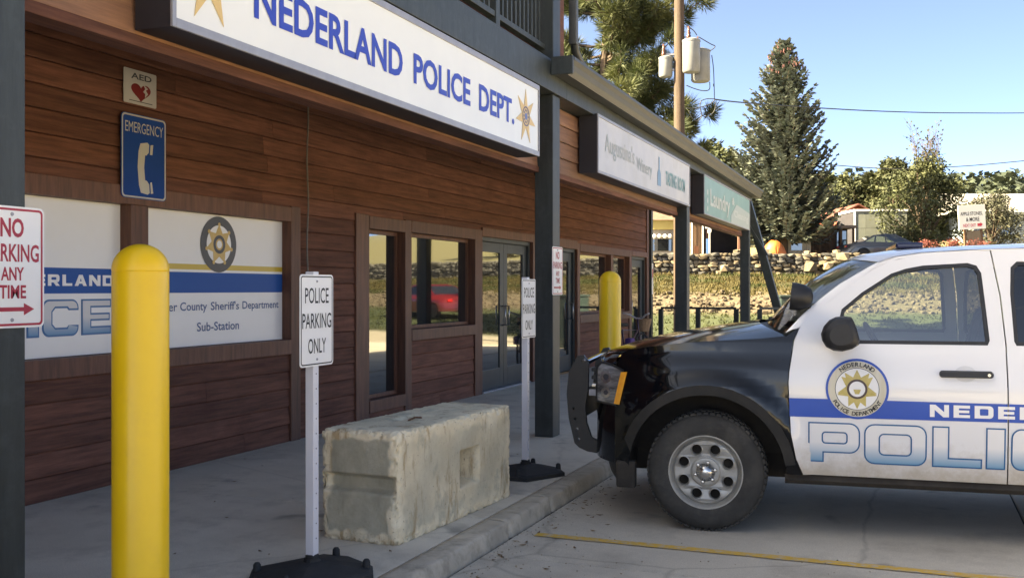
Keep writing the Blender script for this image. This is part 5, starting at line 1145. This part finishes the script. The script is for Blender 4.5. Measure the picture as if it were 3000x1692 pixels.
cr_, tk, cn = conifer(h_, 2.95, 2, nw=50, nbk=(8, 19), twig=.40, wd=.095, bare=.15); cr_.build('crown', SPR, sp_t, world=False); tk.build('trunk', BARK, sp_t, world=False); cn.build('cones', pm('spruce_cones', (.12, .045, .045), (.20, .085, .075), sc=5, rough=.8), sp_t, world=False, kind='stuff')
# ponderosa pine by the pole
def pine(h, seed, R0):
    rr = random.Random(seed); cr_ = MB(); tk = MB()
    tr_ = [Vector((.15 * math.sin(z * .6), .1 * math.cos(z * .5), z)) for z in [h * i / 12 for i in range(13)]]
    tk.tube(tr_, [lerp(.24, .04, i / 12) for i in range(13)], 10)
    def tuft(p, dv, s_):
        for q in range(80):
            a = Vector((rr.gauss(0, 1), rr.gauss(0, 1), rr.gauss(0, 1))).normalized(); d2 = (dv * .75 + a * 1.0).normalized(); b0 = p + a * .10 * s_
            w_ = Vector((rr.uniform(-1, 1), rr.uniform(-1, 1), rr.uniform(-1, 1))).cross(d2).normalized() * .012
            cr_.add([b0 + w_, b0 - w_, b0 + d2 * s_ * rr.uniform(.17, .27)], [(0, 1, 2)])
    for i in range(92):
        t_ = rr.uniform(.30, 1); z = h * t_; az = rr.random() * 6.283; L_ = R0 * (1.05 - t_ * .62) * rr.uniform(.5, 1.1); out = Vector((math.cos(az), math.sin(az), 0)); pts = []
        for k in range(6):
            u = k / 5; pts.append(Vector((0, 0, z)) + out * L_ * u + Vector((rr.uniform(-.08, .08), rr.uniform(-.08, .08), L_ * (-.10 * u + .42 * u * u))))
        tk.tube(pts, [lerp(.05, .014, k / 5) for k in range(6)], 5, False)
        for k in range(2, 6):
            for q in range(5):
                dv = (out * rr.uniform(.2, 1) + Vector((rr.uniform(-.8, .8), rr.uniform(-.8, .8), rr.uniform(0, .9)))).normalized(); tp = pts[k] + dv * rr.uniform(.12, .42)
                tk.tube([pts[k], tp], .009, 3, False); tuft(tp, dv, rr.uniform(.9, 1.3))
    return cr_, tk
PIN = pm('pine_needles', (0.035, 0.0497, 0.0166), (0.0796, 0.0861, 0.0286), sc=1.3, rough=.7, trans=.2, detail=3)
x_, y_ = at(1785, 30); zb = -.03; pt = thing('pine_tree', 'long needled pine rising behind the porch roof left of the pole', 'tree', (x_, y_, zb))
cr_, tk = pine(13.5, 4, 4.0); cr_.build('crown', PIN, pt, world=False); tk.build('trunk', BARK, pt, world=False)
# broadleaf tree with a bare top
def broad(h, r, seed, nleaf, z0=.12, ztop=1.0, leaf=.16, bare=0):
    rr = random.Random(seed); cr_ = MB(); tk = MB()
    cl = []
    for i in range(34):
        z = lerp(h * z0, h * ztop, rr.random() ** .85); u = (z / h - z0) / (ztop - z0); rad = r * math.sin(math.pi * min(1, max(.08, u * .85 + .15))) ** .7; a = rr.random() * 6.28; q = rad * rr.uniform(.35, .95)
        c = Vector((q * math.cos(a), q * math.sin(a), z)); cl.append((c, r * rr.uniform(.22, .42)))
        base_ = Vector((0, 0, max(.1, z * rr.uniform(.25, .6)))); mid = (base_ + c) / 2 + Vector((0, 0, .1 * h * rr.random())); tk.tube([base_, mid, c], [.05, .03, .01], 5, False)
    for i in range(bare):
        a = rr.random() * 6.28; b0 = Vector((.3 * math.cos(a), .3 * math.sin(a), h * .55)); tip = Vector((r * .42 * math.cos(a) * rr.random(), r * .42 * math.sin(a) * rr.random(), h * ztop + (h * (1.0 - ztop)) * rr.uniform(.3, 1))); tk.tube([b0, (b0 + tip) / 2 + Vector((.1, 0, .2)), tip], [.035, .02, .006], 4, False)
        for k in range(14):
            p = b0.lerp(tip, rr.uniform(.5, 1)); dv = Vector((rr.uniform(-1, 1), rr.uniform(-1, 1), rr.uniform(.3, 1.4))).normalized(); tk.tube([p, p + dv * rr.uniform(.25, .7)], .008, 3, False)
            if rr.random() < .5: card(cr_, p + dv * .3, dv, leaf, leaf * .3, Vector((0, 1, .3)))
    for i in range(nleaf):
        c, s_ = cl[rr.randrange(len(cl))]; v = Vector((rr.gauss(0, 1), rr.gauss(0, 1), rr.gauss(0, .8))); v = v.normalized() * s_ * rr.random() ** .4
        card(cr_, c + v, Vector((rr.uniform(-1, 1), rr.uniform(-1, 1), rr.uniform(-1, .6))).normalized(), leaf * rr.uniform(.7, 1.4), leaf * .36, Vector((rr.uniform(-1, 1), rr.uniform(-1, 1), 1)))
    tk.tube([(0, 0, -.2), (.05, 0, h * .35), (0, .05, h * .7)], [r * .07, r * .05, .02], 8)
    return cr_, tk
LEAFA = pm('grey_green_leaves', (0.0343, 0.0449, 0.0187), (0.0842, 0.0905, 0.0387), sc=1.0, rough=.75, trans=.22, detail=3)
LEAFD = pm('dark_shrub_leaves', (.035, .040, .025), (.085, .080, .050), sc=1.2, rough=.8, trans=.15, detail=3)
LEAFB = pm('forest_needles', (0.024, 0.033, 0.0132), (0.063, 0.066, 0.0252), sc=.7, rough=.8, rnd=.25, trans=.12, detail=3)
x_, y_ = at(2705, 56); zb = terr(x_, y_); bt = thing('broadleaf_tree', 'grey green leafy tree with a bare twiggy top beside the white sign', 'tree', (x_, y_, zb))
cr_, tk = broad(zat(352, 56) - zb, 2.35, 6, 9500, .08, .70, .17, 16); cr_.build('crown', LEAFA, bt, world=False); tk.build('trunk', BARK, bt, world=False)
x_, y_ = at(2905, 61); zb = terr(x_, y_); bt = thing('dark_shrub_tree', 'dark low spreading tree behind the white roadside sign', 'tree', (x_, y_, zb))
cr_, tk = broad(zat(566, 61) - zb, 1.9, 9, 6500, .08, .98, .15); cr_.build('crown', LEAFD, bt, world=False); tk.build('trunk', BARK, bt, world=False)
REDL = pm('red_autumn_leaves', (0.12, 0.027, 0.024), (0.204, 0.054, 0.036), sc=2, rough=.8, trans=.2)
for px_, lb_ in ((2715, 'leftmost red autumn bush above the truck roof'), (2790, 'middle red autumn bush above the truck roof'), (2860, 'rightmost red autumn bush above the truck roof')):
    x_, y_ = at(px_, 49.5); zb = 3.1; bt = thing('red_bush', lb_, 'bush', (x_, y_, zb), group='red autumn bushes'); cr_, tk = broad(.75, .8, px_, 900, .1, 1, .08); cr_.build('crown', REDL, bt, world=False); tk.build('stems', BARK, bt, world=False)
# woodland behind the buildings: three tree shapes, each tree its own object
proto = []
for k, (kind_, a) in enumerate((('c', 1), ('b', 2), ('c', 3), ('b', 4))):
    if kind_ == 'c':
        q = conifer(9, 2.3, 20 + a, nw=15, nbk=(5, 9), twig=.75, wd=.17); q = q[:2]
    else: q = broad(8, 2.9, 30 + a, 2600, .10, 1, .42)
    proto.append((q[0].mesh('crown', LEAFB), q[1].mesh('trunk', BARK)))
r5 = random.Random(8); SPOTS = []
for i in range(11): SPOTS.append((1985 + i * 26 + r5.uniform(-8, 8), r5.uniform(78, 98), prof(1985 + i * 26, [(1985, 520), (2080, 428), (2160, 445), (2260, 480)]) + r5.uniform(-4, 26)))
for i in range(19): px_ = 2400 + i * 22 + r5.uniform(-8, 8); SPOTS.append((px_, r5.uniform(80, 104), prof(px_, [(2400, 515), (2470, 512), (2520, 500), (2580, 476), (2640, 470), (2680, 500), (2740, 520), (2830, 535)]) + r5.uniform(-4, 34)))
for i in range(6): SPOTS.append((3260 + i * 150 + r5.uniform(-20, 20), r5.uniform(70, 100), r5.uniform(430, 540)))
SPOTS.sort()
ORD = 'first second third fourth fifth sixth seventh eighth ninth tenth eleventh twelfth thirteenth fourteenth fifteenth sixteenth seventeenth eighteenth nineteenth twentieth'.split(); cnt = {}
for i, (px_, d_, py_) in enumerate(SPOTS):
    x_, y_ = at(px_, d_); zb = terr(x_, y_) - .2; hh = max(4, zat(py_, d_) - zb); k = r5.choice((0, 1, 1, 2, 3, 3)); ph = 9 if k in (0, 2) else 8
    side_ = 'left of the spruce' if px_ < 2300 else ('between spruce and white building' if px_ < 2850 else 'right of the picture edge')
    t_ = thing('woodland_tree', '%s woodland tree from the left on the rise %s' % (ORD[cnt.setdefault(side_, 0)], side_), 'tree', (x_, y_, zb), r5.random() * 6.28, 'woodland trees %s' % side_)
    cnt[side_] += 1
    for nm, me_ in (('crown', proto[k][0]), ('trunk', proto[k][1])): o = bpy.data.objects.new(nm, me_); link(o, t_, False)
    t_.scale = (hh / ph * r5.uniform(.85, 1.15),) * 2 + (hh / ph,)
# distant forested ridge
fw_ = MB(); r6 = random.Random(12)
for i in range(1500):
    d_ = r6.uniform(140, 330); l = r6.uniform(-50, 150); p = FX * d_ + RX * l; z = terr(p.x, p.y); h_ = r6.uniform(5, 8.5); w_ = h_ * r6.uniform(.2, .34); b0 = Vector((p.x, p.y, z))
    for k in range(46):
        u = r6.random() ** .8; a = r6.random() * 6.283; q = w_ * (1 - u) ** .6 * r6.uniform(.3, 1); c_ = b0 + Vector((q * math.cos(a), q * math.sin(a), h_ * (.05 + .93 * u)))
        card(fw_, c_, Vector((math.cos(a), math.sin(a), r6.uniform(-.5, .8))).normalized(), h_ * .16, h_ * .06, Vector((r6.uniform(-1, 1), r6.uniform(-1, 1), 1)))
fw_.build('distant_forest', pm('far_needles', (0.0224, 0.0336, 0.024), (0.048, 0.06, 0.036), sc=.3, rough=.9, coord='Position'), kind='stuff', label='dark conifer forest covering the far ridge', cat='forest')

# ------------------------------------------------------------------ buildings, car and sign on the plateau (axes square to the street)
def lot_thing(name, label, cat, px_, d_, z, group=None):
    x, y = at(px_, d_); t_ = thing(name, label, cat, (x, y, z), TH, group); return t_
def span(pxc, px_, d_): return (px_ - pxc) / F_PX * d_
def planks(t_, u0, u1, z0, z1, y, w, mat, name='plank', part=None):
    n_ = max(1, round((u1 - u0) / w)); pm_ = part or t_
    for i in range(n_): MB().bbox(lerp(u0, u1, i / n_) + .006, lerp(u0, u1, (i + 1) / n_) - .006, y - .03, y, z0, z1, .004).build(name, mat, pm_, world=False)
BARN = pm('barn_planks', (0.072, 0.039, 0.021), (0.132, 0.075, 0.042), sc=3, rough=.85, stretch=(6, 6, .5), rnd=.3)
DRK = pm('dark_shed_paint', (.020, .018, .024), (.032, .028, .034), sc=3, rough=.8)
# dark open shed under the laundry sign
zb = 3.05; t = lot_thing('open_shed', 'dark open fronted shed seen under the green laundry sign', 'shed', 2110, 52.5, zb)
c = lambda px_: span(2110, px_, 52.5); zt = zat(628, 52.5) - zb
MB().bbox(c(2066), c(2190), 1.6, 1.8, 0, zt - .1, .01).build('back_wall', DRK, t, world=False); [MB().bbox(c(a_), c(b_), 0, 1.6, 0, zt - .1, .005).build('side_wall', DRK, t, world=False) for a_, b_ in ((2066, 2070), (2186, 2190))]
MB().bbox(c(2058), c(2198), -.25, 2.0, zt - .1, zt + .06, .01).build('roof', DRK, t, world=False)
for p in (2070, 2164): MB().bbox(c(p) - .06, c(p) + .06, -.1, .02, 0, zt - .1, .01).build('post', pm('red_brown_post', (.20, .10, .075), rough=.8), t, world=False)
b = lot_thing('timber_kiosk', 'small timber kiosk with a pale roof edge between the third and end posts', 'kiosk', 2045, 51.6, zb)
c = lambda px_: span(2045, px_, 51.6); zt = zat(648, 51.6) - zb
wl = MB().box(c(2022), c(2062), .04, 1.4, 0, zt).build('wall', DRK, b, world=False); planks(b, c(2022), c(2062), 0, zt, .03, .17, BARN, part=wl)
MB().bbox(c(2018), c(2066), -.15, 1.5, zt, zt + .06, .01).build('roof', WHITE, b, world=False); MB().bbox(c(2034), c(2046), -.03, -.004, 0, .7, .01).build('door', pm('rust_door', (.24, .10, .05), rough=.8), b, world=False)
for p in (2026, 2058): MB().bbox(c(p) - .03, c(p) + .03, -.12, -.05, 0, zt, .006).build('post', WHITE, b, world=False)
x, y = at(2079, 49.2); sg_ = thing('street_sign_post', 'white post with crossed sign blades in front of the dark shed', 'sign', (x, y, 3.1), TH); zt = zat(650, 49.2) - 3.1
MB().bbox(-.035, .035, -.035, .035, -.2, zt, .006).build('post', FWHITE, sg_, world=False)
MB().bbox(-.22, .22, -.06, -.04, zt - .32, zt - .16, .005).build('sign_blade', WHITE, sg_, world=False); MB().bbox(-.02, .02, -.3, .35, zt - .52, zt - .36, .005).build('sign_blade', WHITE, sg_, world=False)
MB().bbox(-.17, -.05, -.03, -.01, -.1, .9, .005).build('blue_panel', pm('blue_panel', (.09, .20, .42), rough=.5), sg_, world=False)
# yellow fronted shop through the gap
t = lot_thing('yellow_fronted_shop', 'shop with a yellow fascia and white globe lamps seen past the wall end', 'building', 1945, 58, 3.1)
c = lambda px_: span(1945, px_, 58); z_ = lambda py: zat(py, 58) - 3.1
MB().bbox(c(1890), c(1995), .1, 5, 0, z_(642), .02).build('wall', pm('grey_render', (.20, .18, .17), (.26, .24, .22), sc=2, rough=.9), t, world=False); MB().bbox(c(1885), c(2000), -.1, .098, z_(672), z_(645), .01).build('fascia', pm('yellow_board', (0.408, 0.312, 0.102), (0.45, 0.36, 0.132), sc=2, rough=.6), t, world=False)
MB().add([(c(1885), -.3, z_(645)), (c(2000), -.3, z_(645)), (c(2000), 2.6, z_(600)), (c(1885), 2.6, z_(600)), (c(1885), 5.2, z_(645)), (c(2000), 5.2, z_(645))], [(0, 1, 2, 3), (3, 2, 5, 4), (0, 3, 4), (1, 5, 2)]).build('roof', pm('brown_roof', (.09, .055, .04), (.14, .09, .065), sc=4, rough=.9), t, world=False)
for p in (1916, 1931, 1947, 1962): MB().lathe([(.001, -.13), (.09, -.09), (.13, 0), (.09, .09), (.001, .13)], 12, Matrix.Translation((c(p), -.12, z_(692)))).build('globe_lamp', WHITE, t, smooth=True, world=False)
MB().bbox(c(1910), c(1970), .07, .099, z_(735), z_(700), .01).build('window', GLASS, t, world=False)
# orange tarpaulin
t = lot_thing('orange_tarpaulin', 'rounded bright orange tarpaulin over a load behind the slanted strut', 'tarpaulin', 2268, 50.5, 3.1)
m = MB()
for i in range(9):
    for j in range(17):
        a = math.pi * j / 16; b_ = (math.pi / 2) * i / 8; rr = 1 + .06 * noise.noise(Vector((i * .5, j * .7, 1))); m.v.append((.62 * rr * math.cos(a) * math.cos(b_) , .5 * math.sin(b_) * (1 if True else 1) * -1 * rr, .95 * rr * math.sin(a) * (math.cos(b_) ** .6) - .05))
for i in range(8):
    for j in range(16): m.f.append((i * 17 + j, i * 17 + j + 1, (i + 1) * 17 + j + 1, (i + 1) * 17 + j))
m.build('cover', pm('orange_tarp', (0.33, 0.09, 0.018), (0.396, 0.12, 0.027), sc=3, rough=.55, bump=.3, bsc=5), t, smooth=True, world=False)
# cream cabin and log porch
t = lot_thing('cream_cabin', 'small cream cabin with one dark window right of the orange tarpaulin', 'cabin', 2345, 53, 3.0); c = lambda px_: span(2345, px_, 53); z_ = lambda py: zat(py, 53) - 3.0
wl = MB().box(c(2308), c(2376), .05, 2.2, 0, z_(688)).build('wall', DRK, t, world=False); planks(t, c(2308), c(2376), 0, z_(688), .04, .24, pm('cream_boards', (0.253, 0.2255, 0.1815), (0.3025, 0.275, 0.231), sc=3, rough=.8, rnd=.1), part=wl)
MB().bbox(c(2304), c(2380), -.12, 2.4, z_(688), z_(682), .01).build('roof', pm('tin_roof', (.30, .29, .28), rough=.5), t, world=False); MB().bbox(c(2318), c(2350), -.02, .006, z_(733), z_(712), .008).build('window', GLASS, t, world=False)
t = lot_thing('log_porch', 'brown log porch with open posts left of the pale shed', 'porch', 2440, 55, 3.0); c = lambda px_: span(2440, px_, 55); z_ = lambda py: zat(py, 55) - 3.0
wl = MB().box(c(2378), c(2504), 1.2, 3.0, 0, z_(668)).build('wall', DRK, t, world=False); planks(t, c(2378), c(2468), 0, z_(672), 1.19, .3, BARN, part=wl)
MB().bbox(c(2374), c(2508), -.15, 3.2, z_(668), z_(660), .01).build('roof', pm('weathered_boards', (.16, .115, .085), (.24, .18, .14), sc=3, rough=.9), t, world=False)
for p in (2380, 2402, 2432, 2464, 2500): MB().tube([(c(p), 0, 0), (c(p), 0, z_(668))], .07, 8).build('post', BARN, t, world=False)
MB().tube([(c(2380), 0, .7), (c(2464), 0, .7)], .05, 6).build('rail', BARN, t, world=False)
MB().bbox(c(2472), c(2500), 1.15, 1.195, .1, z_(672), .01).build('doorway', GLASS, t, world=False)
# red barn behind
t = lot_thing('red_barn', 'red gabled barn showing above the pale shed', 'barn', 2512, 68, 4.2); c = lambda px_: span(2512, px_, 68); z_ = lambda py: zat(py, 68) - 4.2
RED = pm('barn_red', (0.198, 0.0413, 0.0248), (0.253, 0.0605, 0.0358), sc=3, rough=.8, rnd=.12)
g_ = MB().add([(c(2456), .05, 0), (c(2570), .05, 0), (c(2570), .05, z_(632)), (c(2512), .05, z_(603)), (c(2456), .05, z_(632)), (c(2456), 6, 0), (c(2570), 6, 0), (c(2570), 6, z_(632)), (c(2512), 6, z_(603)), (c(2456), 6, z_(632))], [(0, 1, 2, 3, 4), (9, 8, 7, 6, 5), (0, 4, 9, 5), (1, 6, 7, 2)]).build('wall', RED, t, world=False)
for i in range(9):
    u0 = lerp(c(2458), c(2568), i / 9); u1 = lerp(c(2458), c(2568), (i + 1) / 9); um = (u0 + u1) / 2; zt = lerp(z_(604), z_(633), abs(um) / c(2568)); MB().bbox(u0 + .01, u1 - .01, .01, .049, 0, zt - .05, .004).build('plank', RED, g_, world=False)
rf = MB()
for sx in (-1, 1): rf.add([(0, -.3, z_(601)), (sx * c(2574) * 1.06, -.3, z_(636)), (sx * c(2574) * 1.06, 6.2, z_(636)), (0, 6.2, z_(601)), (0, -.3, z_(601) + .1), (sx * c(2574) * 1.06, -.3, z_(636) + .1), (sx * c(2574) * 1.06, 6.2, z_(636) + .1), (0, 6.2, z_(601) + .1)], [(0, 1, 2, 3), (4, 7, 6, 5), (0, 4, 5, 1), (1, 5, 6, 2)])
rf.build('roof', pm('dull_red_roof', (0.12, 0.036, 0.027), (0.162, 0.054, 0.039), sc=3, rough=.8), t, world=False)
MB().bbox(c(2470) - .09, c(2470) + .09, -.5, -.3, 0, z_(640), .01).build('corner_post', pm('orange_timber', (.45, .19, .08), rough=.8), t, world=False)
# pale panelled shed
t = lot_thing('panel_shed', 'pale grey green panelled shed behind the dark parked sedan', 'shed', 2575, 58, 3.1); c = lambda px_: span(2575, px_, 58); z_ = lambda py: zat(py, 58) - 3.1
wl = MB().box(c(2505), c(2660), .05, 3.2, 0, z_(617)).build('wall', DRK, t, world=False); PG = pm('pale_panels', (0.187, 0.198, 0.1705), (0.231, 0.242, 0.2118), sc=1.2, rough=.7, rnd=.10)
for i in range(5):
    for j in range(3): MB().bbox(lerp(c(2507), c(2658), i / 5) + .008, lerp(c(2507), c(2658), (i + 1) / 5) - .008, .01, .049, lerp(0, z_(619), j / 3) + .008, lerp(0, z_(619), (j + 1) / 3) - .008, .003).build('panel', PG, wl, world=False)
MB().bbox(c(2502), c(2664), -.03, 3.3, z_(619), z_(613), .01).build('roof_edge', WHITE, t, world=False); MB().bbox(c(2502), c(2507), -.02, .0095, 0, z_(619), .004).build('corner_trim', WHITE, t, world=False)
# long white building at right
t = lot_thing('white_building', 'long white building with a pale metal roof at the right edge', 'building', 3020, 76, 4.6); c = lambda px_: span(3020, px_, 76); z_ = lambda py: zat(py, 76) - 4.6
wl = MB().box(c(2850), c(3420), .0, 9, 0, z_(628)).build('wall', pm('pale_blue_siding', (0.216, 0.252, 0.288), (0.252, 0.288, 0.324), sc=1, rough=.7), t, world=False)
rf = MB().add([(c(2800), -.6, z_(624)), (c(3470), -.6, z_(624)), (c(3440), 5.0, z_(549)), (c(2822), 5.0, z_(549)), (c(2800), 10, z_(624)), (c(3470), 10, z_(624))], [(0, 1, 2, 3), (3, 2, 5, 4), (0, 3, 4), (1, 5, 2)]).build('roof', pm('pale_metal_roof', (0.276, 0.258, 0.24), (0.324, 0.306, 0.288), sc=.8, rough=.5), t, world=False)
MB().bbox(c(2800), c(3470), -.68, -.60, z_(630), z_(622), .01).build('eave_gutter', pm('eave_grey', (.15, .16, .18), rough=.5), rf, world=False)
for i in range(8):
    u = lerp(c(2870), c(3400), i / 7); w_ = MB().bbox(u - .5, u + .5, -.03, -.004, z_(700), z_(650), .01).build('window', ALU, wl, world=False); MB().box(u - .45, u + .45, -.036, -.031, z_(698), z_(652)).build('pane', GLASS, w_, world=False)
# roadside sign
t = lot_thing('roadside_sign', 'white roadside sign with black and red lettering on wooden posts', 'sign', 2853, 51, 3.0); t.rotation_euler = (0, R(-3.2), TH + R(8)); c = lambda px_: span(2853, px_, 51); z_ = lambda py: zat(py, 51) - 3.0
MB().bbox(c(2811), c(2896), -.03, .03, z_(671), z_(600), .008).build('board', pm('bright_white_board', (.62, .61, .58), rough=.5), t, world=False)
fY = lambda y_: (lambda u, v, w: (u, y_ - w, v))
m = MB(); text_fit(m, 'APPLE STONES,', c(2817), c(2887), z_(632), z_(620), fY(-.032), .02); text_fit(m, '& MORE', c(2834), c(2876), z_(648), z_(636), fY(-.032), .02); m.build('lettering', BLACKV, t, world=False)
m = MB(); text_fit(m, 'NEXT EXIT', c(2824), c(2864), z_(664), z_(655), fY(-.032), .02); m.plate([(c(2869), z_(663)), (c(2879), z_(663)), (c(2879), z_(665)), (c(2886), z_(658)), (c(2879), z_(652)), (c(2879), z_(655)), (c(2869), z_(655))], fY(-.032)); m.build('red_lettering', REDV, t, world=False)
for p in (2832, 2884): MB().bbox(c(p) - .06, c(p) + .06, .031, .13, -.1, z_(605), .008).build('post', BARN, t, world=False)
MB().bbox(c(2838), c(2880), .04, .08, .1, z_(675), .008).build('lower_board', pm('tan_board', (0.162, 0.12, 0.078), (0.204, 0.156, 0.108), sc=4, rough=.85), t, world=False)
# dark sedan
def sedan(name, label, px_, d_, z, paint_m, rz=0, group=None):
    x, y = at(px_, d_); t_ = thing(name, label, 'car', (x, y, z), TH + rz, group)
    pr = [(-2.25, .32), (-2.28, .62), (-2.15, .88), (-1.45, .98), (-.75, 1.36), (-.2, 1.43), (.35, 1.40), (1.15, .98), (1.95, .86), (2.22, .68), (2.26, .36)]
    hole = lambda cx: [(cx + .37 * math.cos(R(a)), .32 + .37 * math.sin(R(a))) for a in range(178, 1, -16)]
    ol = [(-2.25, .30)] + [(-1.76, .30)] + hole(-1.38) + [(-1.0, .25), (1.0, .25)] + hole(1.38) + [(1.76, .30)] + pr[::-1][0:]
    body = MB(); W_ = .88
    def yw(z_): return W_ - max(0, z_ - .9) * .42
    w1 = [(-1.30, 1.0), (-.70, 1.32), (-.24, 1.37), (-.24, .98)]; w2 = [(-.16, .98), (-.16, 1.37), (.30, 1.345), (.98, 1.0)]
    for s_ in (-1, 1):
        body.plate(ol if s_ < 0 else ol, (lambda u, v, w, s_=s_: (u, s_ * yw(v), v)), 0, [w1, w2])
    n_ = len(pr)
    for i in range(n_ - 1):
        a, b_ = pr[i], pr[i + 1]; body.add([(a[0], -yw(a[1]), a[1]), (b_[0], -yw(b_[1]), b_[1]), (b_[0], yw(b_[1]), b_[1]), (a[0], yw(a[1]), a[1])], [(0, 1, 2, 3)])
    bm = bmesh.new(); me = body.mesh('body', paint_m, 30); bm.from_mesh(me); bmesh.ops.remove_doubles(bm, verts=bm.verts, dist=.0005); bm.to_mesh(me); bm.free(); bo = link(bpy.data.objects.new('body', me), t_, False)
    for s_ in (-1, 1):
        for wn_ in (w1, w2): MB().plate(wn_, lambda u, v, w, s_=s_: (u, s_ * (yw(v) - .01), v)).build('side_window', AGLASS, bo, world=False)
    for (a, b_) in (((-1.40, 1.0), (-.78, 1.345)), ((.42, 1.372), (1.10, 1.012))):
        MB().add([(a[0], -yw(a[1]) + .08, a[1] + .012), (b_[0], -yw(b_[1]) + .08, b_[1] + .012), (b_[0], yw(b_[1]) - .08, b_[1] + .012), (a[0], yw(a[1]) - .08, a[1] + .012)], [(0, 1, 2, 3)]).build('windscreen', GLASS, bo, world=False)
    for cx in (-1.38, 1.38):
        for s_ in (-1, 1):
            wh = MB().lathe([(.001, .10), (.20, .10), (.22, .11), (.30, .11), (.325, .07), (.325, -.07), (.30, -.1), (.001, -.1)], 24, Matrix.Translation((cx, s_ * .78, .325)) @ Matrix.Rotation(R(90) * -s_ * -1, 4, 'X')).build('wheel', BR, t_, smooth=40, world=False)
            MB().lathe([(.001, .118), (.18, .115), (.2, .105)], 16, Matrix.Translation((cx, s_ * .78, .325)) @ Matrix.Rotation(R(90) * s_, 4, 'X')).build('rim', ALU, wh, world=False)
    for s_ in (-1, 1):
        MB().bbox(2.12, 2.24, s_ * .62 - .14, s_ * .62 + .14, .66, .76, .02).build('headlamp', WHITE, t_, world=False); MB().bbox(-2.29, -2.2, s_ * .62 - .14, s_ * .62 + .14, .7, .82, .02).build('tail_lamp', MATS['red_lens'], t_, world=False)
    MB().bbox(-.5, -.2, -.6, -.15, .35, .95, .05).bbox(-.5, -.2, .15, .6, .35, .95, .05).build('seats', INT, t_, world=False)
sedan('sedan_car', 'dark grey sedan parked above the stone wall in front of the pale shed', 2590, 53.5, 3.02, paint('dark_sedan_paint', (.05, .053, .06), .3))
sedan('red_car', 'red car parked out on the lawn beyond the right edge', 3430, 33.5, .32, paint('red_car_paint', (.12, .010, .012), .3), R(8))

# ------------------------------------------------------------------ grit and leaf litter along the kerb
gt = MB(); lf = MB(); r7 = random.Random(21)
for i in range(420):
    near = r7.random() < .6
    x = -2.30 + (abs(r7.gauss(0, .12)) if near else r7.random() ** 1.6 * 2.6); y = r7.uniform(2.5, 8.2) if near else r7.uniform(4.2, 6.1); s_ = r7.uniform(.003, .009); rk = rocks[r7.randrange(6)]
    M = Matrix.Translation((x, y, s_ * .3 + .001)) @ Matrix.Rotation(r7.random() * 6, 4, 'Z') @ Matrix.Diagonal((s_ * 1.5, s_, s_ * .8, 1)); gt.add([M @ Vector(v) for v in rk.v], rk.f)
for i in range(110):
    x, y, z = (r7.uniform(-5.4, -2.5), r7.uniform(2.2, 9), .102) if r7.random() < .45 else (-2.30 + abs(r7.gauss(0, .25)), r7.uniform(3, 8), .005); a = r7.random() * 6.28; l_ = r7.uniform(.012, .03); c_, s_ = math.cos(a), math.sin(a)
    lf.add([(x + l_ * c_, y + l_ * s_, z + .004), (x - l_ * .4 * s_, y + l_ * .4 * c_, z), (x - l_ * c_, y - l_ * s_, z + .003), (x + l_ * .4 * s_, y - l_ * .4 * c_, z)], [(0, 1, 2, 3)])
gt.build('grit', pm('dark_grit', (.26, .21, .16), (.5, .42, .33), sc=30, rough=.95, coord='Position'), kind='stuff', label='loose grit gathered along the foot of the kerb', cat='grit')
lf.build('leaf_litter', pm('dead_leaves', (.13, .075, .035), (.26, .16, .07), sc=20, rough=.9, coord='Position'), kind='stuff', label='scattered dry leaf bits on the pavement', cat='leaves')
